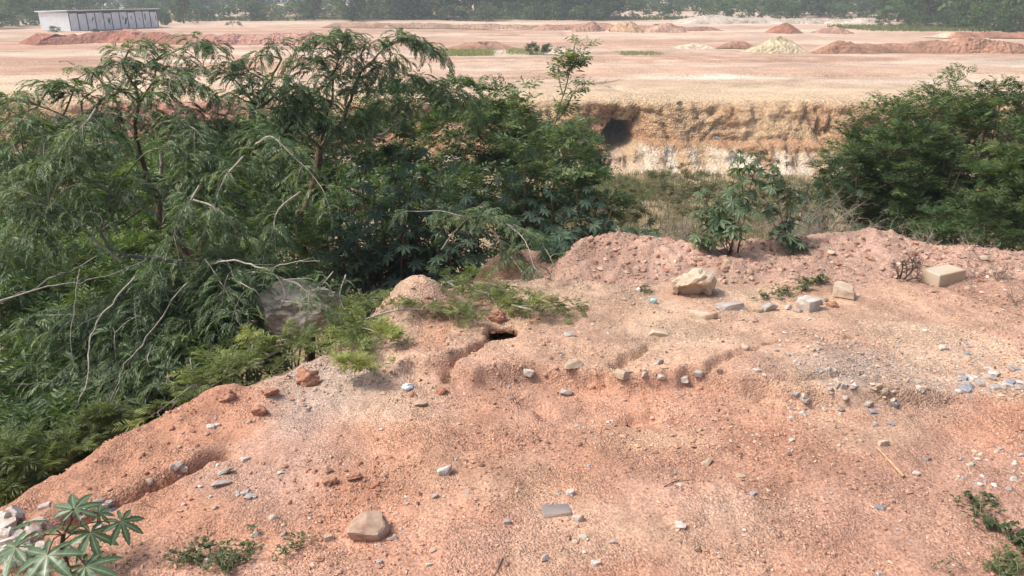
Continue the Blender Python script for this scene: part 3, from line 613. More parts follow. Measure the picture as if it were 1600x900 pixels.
rF, bF = tree_root('arching_branch_shrub', 740, 400, 8.6, 'feathery shrub whose long pale branch arches down to the mound')
for pts, dn in [([P(690, 390, 8.4), P(730, 337, 8.2), P(775, 335, 7.9), P(810, 365, 7.6), P(832, 410, 7.3), P(838, 430, 7.2)], 16), ([P(730, 340, 8.2), P(690, 335, 8.2), P(640, 330, 8.2)], 14), ([P(800, 350, 8.2), P(850, 370, 8.0), P(865, 415, 7.7)], 18),
                ([P(770, 360, 8.2), P(800, 395, 8.0), P(815, 425, 7.7)], 16)]:
    leafy_branch(rF, pts, .011, .003, M_PALE, dens=dn, t0=.15, tw=(.12, .28), leaf=(.13, .20), droop=.8, per=.02, comb=True, tone=(.35, .9))

# ------------------------------------------------------------------ bushes (clumps of twigs with feathery or small leaves)
def bush(name, label, cen, rad, nclump, per, leaf, tpl, lmat, cat='bush', group=None, stems=6, wood=None, tone=(.15, .7), lump=.35, low=-.5, shell=.45, base=None, flat=1.0, toptone=0.):
    cen = np.asarray(cen, float); bx = base if base is not None else (cen[0], cen[1]); bz = gz(*bx) if bx[1] < 40 else ZP
    root = tag(empty(name, (bx[0], bx[1], bz)), label, cat, group); b0 = np.array([bx[0], bx[1], bz - .05])
    u = rng.normal(size=(nclump * 3, 3)); u = unit(u); u = u[u[:, 2] > low][:nclump]
    az = np.arctan2(u[:, 1], u[:, 0]); lr = 1 + lump * (fbm(az * 1.2 + 9, u[:, 2] * 2.2, 1.1, 2, int(rng.integers(1e4))) * 1.6)
    rr = (shell + (1 - shell) * rng.random(len(u)) ** .5) * lr
    c = cen + u * rr[:, None] * np.asarray(rad)
    gw = Geo(); gl = Geo(); tips = []
    for k in range(stems):
        e = c[rng.integers(len(c))]; m = b0 + (e - b0) * .5 + rng.normal(0, .06, 3) * np.asarray(rad)
        s = wobble(crom([b0 + rng.normal(0, .05, 3) * [1, 1, 0], m, e], .12), .1); tube(gw, s, np.linspace(.03, .006, len(s)) * max(.5, rad[2]), 5); tips.append(s)
    allp = np.vstack(tips); pos = []; fw = []; sz = []; tn = []
    for q, uu in zip(c, u):
        j = allp[np.argmin(np.linalg.norm(allp - q, axis=1))]; d = unit(uu + np.array([0, 0, .5]) + rng.normal(0, .35, 3)); ln = np.mean(rad) * rng.uniform(.10, .24)
        t = np.linspace(0, 1, 4)[:, None]; tw = q + d * ln * (t - .3) + np.array([0, 0, -.35 * ln]) * t ** 2
        tube(gw, np.vstack([j + (q - j) * .5, tw]), [.004, .0035, .003, .002, .0015], 3)
        k = per; a = rng.random(k); az = rng.uniform(0, 2 * pi, k); pp = np.stack([np.interp(a, t[:, 0], tw[:, cc]) for cc in range(3)], -1) + rng.normal(0, .03, (k, 3)) * np.mean(rad) * .5
        pos.append(pp); fw.append(np.stack([np.cos(az), np.sin(az), rng.uniform(-.3, .5, k)], -1) + d * .6); sz.append(rng.uniform(*leaf, k))
        tn.append(np.clip(rng.uniform(*tone) + toptone * (a - .4) + rng.normal(0, .08, k), 0, 1))
    pos = np.vstack(pos); scatter(gl, tpl, pos, np.vstack(fw), np.concatenate(sz), rng.normal(0, .4, len(pos)), np.concatenate(tn))
    gw.build('stems', wood or M_BARK, root); gl.build('foliage', lmat, root); return root
# dense green bush behind the castor plants
bush('acacia_bush', 'dense rounded green bush behind the blue-green castor thicket', P(710, 215, 12.5), (1.35, 1.0, .85), 230, 11, (.15, .27), L_BUSH, M_THICK, stems=7, tone=(.2, .6), wood=M_BARK, low=-.9)
bush('acacia_bush', 'dark green bush filling the gap right of the rounded bush', P(850, 285, 12.0), (.95, .8, .75), 130, 10, (.15, .25), L_BUSH, M_THICK, stems=5, tone=(.1, .5), low=-.9)
bush('acacia_bush', 'mid green bush under the drooping crowns left of the castor', P(395, 285, 11.5), (1.1, .9, .75), 140, 10, (.16, .27), L_BUSH, M_THICK, stems=5, tone=(.35, .8), low=-.9)
for (px, py, Y, rx, rz, lab) in [(640, 345, 10.9, 1.0, .8, 'dark leafy bush behind the central castor plant'), (545, 370, 10.4, .8, .7, 'dark leafy bush behind the left castor plant'), (750, 350, 10.6, .75, .8, 'dark leafy bush behind the arching pale branch'), (880, 355, 11.2, .9, .7, 'dark leafy bush behind the right end of the castor thicket'), (450, 330, 11.2, .8, .7, 'leafy bush showing between the two tallest feathery crowns'), (600, 430, 9.9, .7, .4, 'low dark bush at the foot of the central castor plant'), (610, 290, 13.0, 1.2, .5, 'bright green bush top between the castor plant and the bank'), (870, 240, 14.0, .9, .5, 'green bush at the foot of the sapling'), (480, 235, 12.5, 1.2, .7, 'green bush behind the trunk of the tallest feathery tree'), (330, 250, 13.0, 1.2, .6, 'green bush behind the large feathery tree'), (110, 260, 13, 1.6, .7, 'green bush behind the left limbs of the large feathery tree')]:
    bush('leafy_bush', lab, P(px, py, Y), (rx, rx * .8, rz), int(110 * rx), 10, (.15, .27), L_BUSH if Y > 11 else L_SPRIG, M_THICK, stems=4, tone=(.05, .5), low=-.9)
for (px, py, Y, r0, lab) in [(1100, 315, 16, .8, 'grey-green brush in the pit behind the castor plant on the ridge'), (1230, 320, 15, .8, 'grey-green brush in the pit left of the dome shrub'), (1010, 300, 20, .9, 'soft green brush in the middle of the pit'), (960, 330, 16, .7, 'soft green brush at the left of the pit'), (1060, 285, 24, .9, 'small brush at the foot of the pale bank')]:
    bush('pit_brush', lab, P(px, py, Y), (r0, r0 * .8, r0 * .5), 70, 12, (.12, .2), L_SPRIG, M_GRASS, stems=4, tone=(0, .5), low=-.8, wood=M_DRY)
# big shrub at the right
bush('thorn_shrub', 'big dome of fine green foliage at the right edge', P(1515, 265, 12.2), (2.1, 1.6, 1.35), 740, 14, (.11, .215), L_FINE, M_PROS, stems=16, tone=(.15, .8), lump=.17, low=-.8, shell=.45, toptone=.35)
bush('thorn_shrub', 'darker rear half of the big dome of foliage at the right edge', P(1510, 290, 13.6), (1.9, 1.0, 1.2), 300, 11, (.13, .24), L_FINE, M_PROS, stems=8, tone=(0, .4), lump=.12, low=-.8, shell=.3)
bush('thorn_shrub', 'lower green shoulder of foliage left of the big dome shrub', P(1412, 285, 11.4), (.9, .8, .85), 250, 13, (.10, .195), L_FINE, M_PROS, stems=7, tone=(.1, .6), lump=.2, low=-.8, shell=.3, toptone=.35)
bush('thorn_shrub', 'feathery fern-leaved bush in front of the dome shrub at the right edge', P(1590, 300, 9.3), (.42, .4, .42), 60, 14, (.12, .22), L_FERN, M_PROS, stems=4, tone=(.35, .8), low=-.6)
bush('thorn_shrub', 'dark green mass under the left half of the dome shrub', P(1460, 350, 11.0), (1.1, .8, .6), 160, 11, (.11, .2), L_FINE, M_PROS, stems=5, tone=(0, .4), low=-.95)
bush('thorn_shrub', 'dark low bush peeping over the soil ridge at the lower right', P(1570, 365, 9.6), (1.0, .6, .5), 160, 11, (.11, .19), L_FINE, M_THICK, stems=5, tone=(.05, .5), low=-.8)
bush('thorn_shrub', 'small pale green bush between the dry shrub and the big dome', P(1320, 275, 11.2), (.42, .4, .45), 60, 16, (.09, .16), L_FINE, M_PROS, stems=4, tone=(.2, .6), low=-.8)
# thicket that fills the hollow at the lower left
THK = 'undergrowth in the hollow at the lower left'
for (px, py, Y, rx, rz, tn, lab) in [(40, 420, 9.5, 1.1, .6, .5, 'at the left edge just above the crossing pale whips'), (150, 450, 9.2, 1.1, .6, .55, 'in the middle of the crossing pale whips'), (250, 400, 10.0, 1.1, .6, .6, 'directly under the main fork of the pale-limbed tree'),
    (60, 330, 11., 1.3, .7, .4, 'behind the long pale limb at the left edge'), (170, 330, 11.5, 1.3, .7, .5, 'behind the fallen pale limb'), (300, 300, 11.5, 1.2, .6, .55, 'showing light green right of the upright pale stem'), (20, 540, 8.3, 1.0, .6, .4, 'at the left edge below the crossing pale whips'),
    (130, 560, 7.9, .9, .55, .45, 'behind the longest hanging pale whip'), (230, 520, 8.0, .9, .55, .35, 'between the two hanging pale whips'), (330, 500, 8.3, .9, .6, .25, 'dark beneath the reddish leaning trunk'), (60, 640, 7.0, .9, .5, .45, 'low at the left edge behind the whip tip'), (170, 630, 6.9, .7, .45, .3, 'just above the sloping left rim of the mound'),
    (250, 590, 6.9, .6, .4, .35, 'above the left end of the bright trailing spray'), (410, 480, 8.0, .7, .45, .25, 'dark left of the grey boulder'), (-40, 480, 8.5, 1.0, .7, .45, 'cut off by the left edge at mid height'), (20, 720, 5.6, .55, .38, .4, 'lowest at the left edge above the yellow-green fern'), (110, 690, 5.9, .5, .35, .3, 'at the tip of the longest pale whip'),
    (-40, 660, 6.2, .7, .5, .35, 'cut off by the left edge below mid height'), (340, 560, 6.6, .45, .3, .25, 'small and dark behind the bright trailing spray'), (190, 560, 7.6, .7, .5, .55, 'lighter green in the centre of the hollow'), (420, 400, 9.0, .8, .5, .45, 'behind the pale forked branch')]:
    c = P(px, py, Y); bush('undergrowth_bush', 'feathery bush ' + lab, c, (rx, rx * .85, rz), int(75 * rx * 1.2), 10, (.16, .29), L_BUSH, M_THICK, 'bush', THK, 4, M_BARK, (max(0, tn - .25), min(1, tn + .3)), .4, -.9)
bush('fern_bush', 'light yellow-green feathery bush at the left edge above the rubble', P(40, 745, 4.6), (.34, .3, .24), 60, 14, (.10, .19), L_FERN, M_LEUF, stems=4, tone=(.05, .45), low=-.6)
bush('fern_bush', 'light green feathery sprig beside the sloping left rim of the mound', P(160, 672, 5.1), (.22, .2, .13), 30, 12, (.08, .15), L_FERN, M_LEUF, stems=3, tone=(.1, .5), low=-.6)

# ------------------------------------------------------------------ slender sapling in the middle distance
rS, bS = tree_root('sapling', 826, 380, 10.8, 'slender upright sapling with sparse pale leaves rising before the bank')
g = Geo(); gl = Geo(); st = wobble(crom([bS, P(824, 310, 10.8), P(845, 255, 10.8), P(868, 190, 10.8), P(885, 130, 10.8), P(898, 72, 10.8)]), .05); tube(g, st, np.linspace(.03, .006, len(st)), 6)
g.build('trunk', M_TWIG, rS, True)
for pts in [[P(826, 300, 10.8), P(850, 265, 10.7), P(870, 230, 10.6)], [P(845, 255, 10.8), P(830, 200, 10.9), P(828, 140, 11)], [P(868, 190, 10.8), P(890, 165, 10.7), P(905, 130, 10.6)], [P(828, 200, 10.9), P(810, 170, 10.9), P(800, 150, 10.9)],
            [P(880, 150, 10.8), P(870, 120, 10.8), P(872, 95, 10.8)], [P(855, 230, 10.8), P(885, 215, 10.6), P(910, 190, 10.5)], [P(890, 110, 10.8), P(905, 95, 10.8), P(915, 75, 10.8)], [P(835, 280, 10.8), P(810, 240, 10.8), P(795, 205, 10.8)], [P(885, 120, 10.8), P(892, 90, 10.8), P(898, 70, 10.8)], [P(845, 260, 10.7), P(880, 275, 10.5), P(905, 270, 10.4)]]:
    leafy_branch(rS, pts, .010, .003, M_TWIG, M_LEUC, dens=30, t0=.03, tw=(.06, .19), leaf=(.15, .25), per=.035, tpl=L_SPRIG, droop=.3, tone=(.62, .98), up=.7)

# ------------------------------------------------------------------ castor plants: every leaf a part
def castor_leaf(seed, seg=1, lobes=8):
    r = np.random.default_rng(seed); V = [[0, 0, 0]]; F = []; tn = [1.0]
    A = np.linspace(-2.55, 2.55, lobes); Lr = 1 - .42 * (np.abs(A) / 2.55) ** 1.5 + r.uniform(-.06, .06, lobes)
    def z(rad, k=0): return -.26 * rad ** 2 + k
    def add(rad, a, k=0, t=.45): V.append([rad * cos(a), rad * sin(a), z(rad, k)]); tn.append(t); return len(V) - 1
    val = [add(.22, A[0] - .35, .02)]
    for i in range(lobes - 1): val.append(add(.30 * min(Lr[i], Lr[i + 1]), (A[i] + A[i + 1]) / 2, .03, .35))
    val.append(add(.22, A[-1] + .35, .02))
    for i in range(lobes):
        L = Lr[i]; a = A[i]; dr = r.uniform(-.10, .02); prev = (val[i], 0, val[i + 1]); n = seg * 3
        for k in range(1, n + 1):
            q = k / n; rad = .26 + (L - .26) * q; hw = .165 * L * (sin(pi * min(1, .25 + .75 * q)) ** .8) if k < n else 0
            if k == n: tip = add(L, a, dr, .6); F += [(prev[0], tip, prev[1]), (prev[1], tip, prev[2])]; break
            m = add(rad, a, -.035 + dr * q * q, 1.0); ser = (.74 if (seg > 1 and k % 2) else 1.0)
            l_ = add(math.hypot(rad, hw), a - math.atan2(hw * ser, rad), dr * q * q + .01, .35); rr = add(math.hypot(rad, hw), a + math.atan2(hw * ser, rad), dr * q * q + .01, .35)
            F += [(prev[0], l_, prev[1]), (prev[1], l_, m), (prev[1], m, rr), (prev[1], rr, prev[2])]; prev = (l_, m, rr)
    return np.array(V), np.array(F), np.array(tn)
def castor_meshes(seg, seeds, scale_t):
    out = []
    for s in seeds:
        V, F, t = castor_leaf(s, seg); out.append(np_mesh('castor_leaf', V, F, None, seg > 1, np.clip(t * scale_t if seg == 1 else t, 0, 1))); out[-1].materials.append(M_CAST)
    return out
CL_LO = castor_meshes(1, [1, 2, 3, 4], .75) + castor_meshes(1, [5, 6], .35) ; CL_HI = castor_meshes(3, [11, 12, 13], 1); CL_RI = castor_meshes(1, [21, 22, 23], .9)
for m_ in CL_RI: m_.materials[0] = M_CAST2
for m_ in CL_HI: m_.materials[0] = M_CASTN
def leaf_euler(f, roll):
    import mathutils
    R = frames(np.array([f]), np.array([roll]))[0]; return mathutils.Matrix(R.tolist()).to_euler()
def castor(name, label, stems, nleaf, size, meshes, group=None, pet=(.12, .28), span=.65, cat='castor plant', stem_r=.016, tilt=.35):
    b0 = np.array(stems[0][0]); root = tag(empty(name, b0), label, cat, group); g = Geo(); leaves = []
    for (a, b) in stems:
        a = np.asarray(a, float); b = np.asarray(b, float); L = np.linalg.norm(b - a); m = (a + b) / 2 + rng.normal(0, .07, 3) * L * [1, 1, .2]
        c = crom([a - [0, 0, .05], m, b], .08); tube(g, c, np.linspace(stem_r, stem_r * .45, len(c)), 6)
        for k in range(nleaf):
            t = 1 - span * (k / nleaf) ** 1.1; p = np.array([np.interp(t, np.linspace(0, 1, len(c)), c[:, j]) for j in range(3)])
            az = k * 2.4 + rng.uniform(-.5, .5); pl = rng.uniform(*pet) * (.6 + .6 * (k / nleaf)); d = np.array([cos(az), sin(az), rng.uniform(.1, .75)])
            e = p + unit(d) * pl; tube(g, np.array([p, p + (e - p) * .5 + [0, 0, .02], e]), [.005, .004, .003], 3)
            leaves.append((e, np.array([cos(az), sin(az), -rng.uniform(0, 1.3) * tilt * 1.6]), rng.uniform(*size) * (.65 + .5 * min(1, k / nleaf * 2 + .1))))
    g.build('stem', M_CSTEM, root, True)
    for e, f, s in leaves:
        o = link('leaf', meshes[rng.integers(len(meshes))], None, root, e - b0); o.rotation_euler = leaf_euler(f, rng.normal(0, .35)); o.scale = (s, s, s)
    return root
def stems_to(base, tops): return [(base + rng.normal(0, .06, 3) * [1, 1, 0], P(*t)) for t in tops]
def castor_at(name, label, bp, tops, *a, **k):
    p = P(*bp); base = np.array([p[0], p[1], gz(p[0], p[1])]); return castor(name, label, stems_to(base, tops), *a, **k)
castor_at('castor_plant', 'leafy blue-green castor plant at the heart of the dark thicket', (640, 440, 9.8), [(560, 265, 9.8), (610, 250, 9.8), (650, 235, 10), (690, 265, 9.8), (640, 300, 9.4), (590, 320, 9.3), (680, 320, 9.3), (560, 350, 9.2), (630, 370, 9.0), (660, 280, 9.6), (620, 275, 9.6)], 16, (.13, .23), CL_LO, span=.6)
castor_at('castor_plant', 'castor plant at the left side of the thicket behind the grey boulder', (540, 440, 9.4), [(500, 330, 9.3), (530, 300, 9.4), (510, 380, 9.0), (555, 390, 8.9), (540, 345, 9.1), (485, 400, 8.8)], 14, (.12, .21), CL_LO, span=.6)
castor_at('castor_plant', 'castor plant right of the thicket centre under the arching pale branch', (730, 430, 9.6), [(720, 290, 9.6), (750, 320, 9.4), (735, 360, 9.1), (700, 380, 8.9), (690, 350, 9.1)], 14, (.12, .21), CL_LO, span=.6)
castor_at('castor_plant', 'castor plant with broad leaves at the right end of the thicket near the pit grass', (880, 400, 10.2), [(790, 280, 10.3), (820, 265, 10.4), (860, 290, 10.3), (900, 300, 10.3), (940, 305, 10.4), (880, 330, 9.9), (840, 335, 9.8), (920, 345, 10.0), (810, 320, 9.9), (870, 365, 9.5), (955, 330, 10.2)], 14, (.12, .22), CL_LO, span=.65)
castor_at('castor_plant', 'tall thin-stemmed castor plant standing on the ridge beside the cream boulder', (1143, 412, 7.75), [(1145, 285, 7.8), (1100, 290, 7.8), (1185, 240, 7.9), (1150, 238, 8.0), (1115, 320, 7.7), (1170, 300, 7.8), (1085, 335, 7.7), (1130, 355, 7.6), (1160, 350, 7.5), (1095, 370, 7.6)], 11, (.07, .125), CL_RI, pet=(.06, .15), span=.42, stem_r=.007, tilt=.6)
castor_at('castor_plant', 'second castor plant on the ridge, dark-leaved, right of the taller one', (1225, 400, 7.9), [(1215, 275, 7.9), (1235, 290, 8.0), (1200, 320, 7.9), (1240, 345, 7.8), (1215, 365, 7.7), (1205, 255, 7.9), (1250, 385, 7.7)], 8, (.065, .115), CL_LO[4:] + CL_RI[:1], pet=(.05, .12), span=.35, stem_r=.006, tilt=.6)
castor_at('castor_plant', 'pale blue castor plant half hidden before the big green dome', (1290, 330, 10.8), [(1265, 285, 10.8), (1290, 280, 10.9), (1320, 290, 10.8), (1340, 270, 10.9), (1300, 310, 10.6), (1260, 310, 10.6)], 9, (.09, .16), CL_LO, pet=(.06, .15), span=.5, stem_r=.009)
castor_at('castor_plant', 'small castor plant at the foot of the thicket beside the soil ridge', (1000, 372, 9.4), [(985, 345, 9.4), (1010, 350, 9.5), (965, 350, 9.4), (1030, 358, 9.4)], 8, (.08, .14), CL_LO, pet=(.05, .1), span=.5, stem_r=.007)
castor_at('castor_plant', 'castor plant in the shade just left of the soil ridge', (880, 415, 8.3), [(870, 375, 8.3), (890, 385, 8.2), (860, 400, 8.0), (895, 360, 8.5), (885, 415, 7.9)], 9, (.09, .16), CL_LO, pet=(.05, .12), span=.6, stem_r=.009)
# the near castor seedling at the lower left corner: leaves placed one by one
p = on_level(108, 892, 0); base = np.array([p[0], p[1], gz(p[0], p[1])]); rN = tag(empty('castor_plant', base), 'young castor plant with big star leaves in the near left corner', 'castor plant'); g = Geo()
stk = crom([base - [0, 0, .05], base + [0, .01, .18], P(112, 812, base[1] + .02)], .03); tube(g, stk, np.linspace(.010, .006, len(stk)), 7)
stk2 = crom([base + [0, 0, .08], P(95, 860, base[1]), P(97, 835, base[1])], .03); tube(g, stk2, np.linspace(.007, .005, len(stk2)), 6)
for k, (px, py, dY, s, fa, fz, rl) in enumerate([(112, 806, .03, .135, 1.75, .30, .1), (70, 877, -.12, .20, -1.7, -.30, .1), (137, 842, .02, .145, -1.3, -.5, -.1), (185, 825, .06, .125, -.35, -.7, .1), (95, 832, .06, .13, 2.9, -.25, .5), (20, 865, .02, .18, -2.6, -.35, 0), (130, 895, -.12, .16, -.5, -.15, .2), (45, 825, .12, .10, 2.6, -.3, .3), (150, 812, .12, .08, .8, -.2, .4)]):
    s *= 1.02; e = P(px + 4, py - 10, base[1] + dY); o = link('leaf', CL_HI[k % 3], None, rN, e - base); o.scale = (s, s, s); o.rotation_euler = leaf_euler(np.array([cos(fa), sin(fa), fz]), rl)
    j = stk[-1 - (k % 4) * 2] if k % 2 == 0 else stk2[-1]; tube(g, crom([j, (j + e) / 2 + [0, 0, .03], e], .03), .0035, 5)
g.build('stem', M_CSTEM, rN, True)

# ------------------------------------------------------------------ grass, dry shrubs, weeds
def blades(name, label, n, spots, h, mat, wd=.012, lean=.35, cat='grass', tone=(.2, .8)):
    x, y, z = spots; k = len(x); H = rng.uniform(*h, k); az = rng.uniform(0, 2 * pi, k); ln = rng.uniform(0, lean, k) * H; sx = -np.sin(az) * wd / 2; sy = np.cos(az) * wd / 2
    b = np.stack([x, y, z], -1); o1 = np.stack([np.cos(az) * ln * .35, np.sin(az) * ln * .35, H * .55], -1); o2 = np.stack([np.cos(az) * ln, np.sin(az) * ln, H], -1); s = np.stack([sx, sy, 0 * sx], -1)
    V = np.stack([b - s, b + s, b + o1 + s * .7, b + o1 - s * .7, b + o2], 1).reshape(-1, 3); i = np.arange(k) * 5
    me = np_mesh(name, V, np.stack([i + 3, i + 2, i + 4], -1), np.stack([i, i + 1, i + 2, i + 3], -1), False, np.repeat(rng.uniform(*tone, k), 5))
    return tag(link(name, me, mat), label, cat, None, 'stuff')
def patch(n, cx, cy, rx, ry, clump=12):
    m = max(1, n // clump); a = rng.uniform(0, 2 * pi, m); r = np.sqrt(rng.random(m)); x = np.repeat(cx + rx * r * np.cos(a), clump) + rng.normal(0, .12, m * clump); y = np.repeat(cy + ry * r * np.sin(a), clump) + rng.normal(0, .12, m * clump)
    return x, y
def on_pit(x, y): return x, y, ground_z(x, y, False) * (1 - sstep(.9, 1, (y - 5) / (bank_edge(x) - 9.2))) + (-7.25) * sstep(.9, 1, (y - 5) / (bank_edge(x) - 9.2)) - .02
x, y = patch(17000, 10, 36, 10, 8); blades('pit_grass', 'grey-green grass growing over the floor of the pit', 0, on_pit(x, y), (.15, .5), M_GRASS, .03, .8)
x, y = patch(3500, 5.2, 40, 2.6, 3); blades('pit_grass', 'greener grass below the washed-out tunnel', 0, on_pit(x, y), (.15, .45), M_GREEN, .035, .8, tone=(0, .4))
x, y = patch(5000, 6.8, 27, 4.5, 5); blades('pit_grass', 'dry straw grass in the pit just behind the mound', 0, on_pit(x, y), (.3, .9), M_GRASS, .03, .7)
x, y = patch(4000, -14, 30, 7, 8); blades('pit_grass', 'grass in the pit behind the left trees', 0, on_pit(x, y), (.3, .8), M_GREEN, .04, .8, tone=(0, .5))
x, y = patch(7000, -13, 13, 8, 9); blades('pit_grass', 'grass and low weeds on the floor left of the thicket', 0, on_pit(x, y), (.2, .6), M_GREEN, .03, .8, tone=(0, .5))
x, y = patch(5000, 14, 17, 6, 6); blades('pit_grass', 'grass on the floor behind the dome shrub', 0, on_pit(x, y), (.2, .6), M_GRASS, .03, .8)
def plain_spots(px0, px1, py0, py1, n):
    a = on_level(px0, py1, ZP); b = on_level(px1, py1, ZP); c = on_level(px0, py0, ZP); u = rng.random(n); x = a[0] + (b[0] - a[0]) * u + rng.normal(0, .3, n); y = rng.uniform(a[1], c[1], n); return x, y, np.full(n, ZP - .12)
blades('plain_grass', 'yellow-green grass strip on the plain before the brown cut', 0, plain_spots(685, 768, 78, 86, 2600), (.15, .45), M_GREEN, .06, .5, tone=(.4, 1))
blades('plain_grass', 'short grass strip around the two small plain bushes', 0, plain_spots(795, 850, 76, 84, 1200), (.12, .35), M_GREEN, .06, .5, tone=(.4, 1))
blades('plain_grass', 'thin grass streak on the plain left of the pale heap', 0, plain_spots(975, 1035, 80, 85, 900), (.1, .3), M_GREEN, .06, .5, tone=(.3, .9))
blades('plain_grass', 'grass verge along the foot of the right trees', 0, plain_spots(1360, 1620, 41, 49, 3500), (.2, .8), M_GREEN, .2, .5, tone=(0, .5))
blades('plain_grass', 'grass verge along the far tree line', 0, plain_spots(300, 1100, 29, 31, 5000), (.3, 1.0), M_GREEN, .3, .5, tone=(.0, .6))

def dry_shrub(name, label, base, h, spread, n, r0, mat=M_DRY, depth=3, cat='dry shrub', trunk=None):
    base = np.asarray(base, float); root = tag(empty(name, base), label, cat); g = Geo(); gt = Geo()
    def grow(p, d, L, r, k):
        q = [p]
        for _ in range(3): d = unit(d + rng.normal(0, .24, 3) + [0, 0, .05]); q.append(q[-1] + d * L / 3)
        tube(g if k < depth else gt, np.array(q), np.linspace(r, r * .55, 4), 3 if k < depth else 5)
        if k > 0:
            for _ in range(int(rng.integers(2, 5))): grow(q[int(rng.integers(1, 4))], unit(d + rng.normal(0, .65, 3) * [1, 1, .8]), L * rng.uniform(.5, .8), r * .6, k - 1)
    for _ in range(n): a = rng.uniform(0, 2 * pi); grow(base + rng.normal(0, .03, 3) * [1, 1, 0] - [0, 0, .03], unit(np.array([cos(a) * spread, sin(a) * spread, 1.])), h * rng.uniform(.35, .6), r0, depth)
    gt.build('stem', mat, root, True); g.build('twigs', mat, root); return root
p = on_level(1403, 438); dry_shrub('dry_shrub', 'small bare dry shrub beside the pale block', (p[0], p[1], gz(p[0], p[1])), .42, .45, 4, .010, plain_mat('dark_dry_twig', (.10, .075, .06), .9, .3), 4)
for q, lab, h in [((1290, 345, 9.6), 'large ball of grey dry twigs behind the right castor plants', 1.0), ((1270, 335, 10.0), 'taller tangle of grey dry stems left of the twig ball', 1.2), ((1440, 380, 8.9), 'low grey thorn twigs along the ridge before the dome shrub', .5), ((1520, 385, 8.7), 'sparse thorn twigs at the foot of the dome shrub', .45), ((1050, 350, 10.2), 'thin straw-coloured dry stems between the pit grass and the castor plant', .9)]:
    c = P(*q); z = gz(c[0], c[1]); dry_shrub('dry_shrub', lab, (c[0], c[1], max(z, c[2] - h * .6)), h, .9, 11, .010, M_DRY2, 4)
p = on_level(1592, 478); dry_shrub('dry_shrub', 'thin reddish dry twigs at the right edge behind the gravel', (p[0], p[1], gz(p[0], p[1])), .3, .9, 6, .004, M_DRY, 3)
p = on_level(1560, 440); dry_shrub('dry_shrub', 'flat grey dry brushwood right of the pale block', (p[0], p[1], gz(p[0], p[1])), .28, 1.6, 7, .004, M_DRY, 3)
def weed(name, label, pts, nl, size, mat=M_WEED, cat='weed', tone=(.1, .7)):
    q = [];
    for px, py in pts: a = on_level(px, py); q.append([a[0], a[1], gz(a[0], a[1]) + .012])
    q = np.array(q); root = tag(empty(name, q[0]), label, cat); g = Geo(); gl = Geo(); pos = []
    for k in range(max(1, nl // 14)):
        i = rng.integers(0, len(q) - 1) if len(q) > 1 else 0; a = q[i] + (q[min(i + 1, len(q) - 1)] - q[i]) * rng.random(); az = rng.uniform(0, 2 * pi); L = rng.uniform(.05, .14)
        s = crom([a, a + [cos(az) * L * .5, sin(az) * L * .5, .03 + rng.random() * .04], a + [cos(az) * L, sin(az) * L, .02]], .02); tube(g, s, .0016, 4); pos.append(s[rng.integers(0, len(s), 14)])
    if len(q) > 1: tube(g, crom(q, .03), .0022, 4)
    pos = np.vstack(pos) + rng.normal(0, .006, (len(pos) * 14, 3)); n = len(pos); az = rng.uniform(0, 2 * pi, n)
    scatter(gl, L_WEED, pos, np.stack([np.cos(az), np.sin(az), rng.uniform(-.1, .6, n)], -1), rng.uniform(*size, n), rng.normal(0, .4, n), rng.uniform(*tone, n)); g.build('stem', M_TWIG, root); gl.build('leaves', mat, root); return root
weed('trailing_weed', 'trailing green weed near the castor seedling at the bottom', [(275, 880), (310, 878), (350, 880), (385, 862), (410, 848)], 360, (.016, .034))
weed('trailing_weed', 'little weed sprig left of the flat-topped boulder', [(440, 868), (455, 864), (478, 858)], 110, (.014, .028))
weed('trailing_weed', 'weed tuft in the bottom middle left of the weed sprig', [(330, 896), (360, 890), (395, 872)], 190, (.014, .03))
weed('trailing_weed', 'dark weed tuft at the right below the pebble trail', [(1515, 775), (1525, 790), (1520, 805)], 170, (.018, .036), tone=(0, .4))
weed('trailing_weed', 'leafy weed climbing the right edge above the bottom corner', [(1550, 820), (1565, 835), (1590, 850), (1600, 850)], 240, (.02, .045), tone=(0, .5))
weed('trailing_weed', 'pale grassy weed in the bottom right corner', [(1540, 880), (1560, 890), (1590, 895), (1570, 870)], 300, (.016, .034), tone=(.4, 1))
weed('trailing_weed', 'tiny weed seedling left of the right corner weeds', [(1455, 888), (1462, 882)], 30, (.012, .022), tone=(.2, .8))
weed('trailing_weed', 'blue-green weed spreading behind the pale rubble stones', [(1190, 470), (1215, 462), (1240, 468), (1265, 450), (1285, 448)], 380, (.022, .05), tone=(.1, .8))
weed('trailing_weed', 'small grey-green weed left of the cream boulder', [(985, 462), (1000, 455), (1012, 462)], 70, (.018, .04), tone=(.1, .6))
weed('trailing_weed', 'tiny weed below the washout near the plastic scrap', [(693, 602), (705, 600)], 24, (.014, .024))
weed('trailing_weed', 'small dark weed at the foot of the right castor plant', [(1245, 398), (1262, 396)], 60, (.025, .05), tone=(.1, .5))

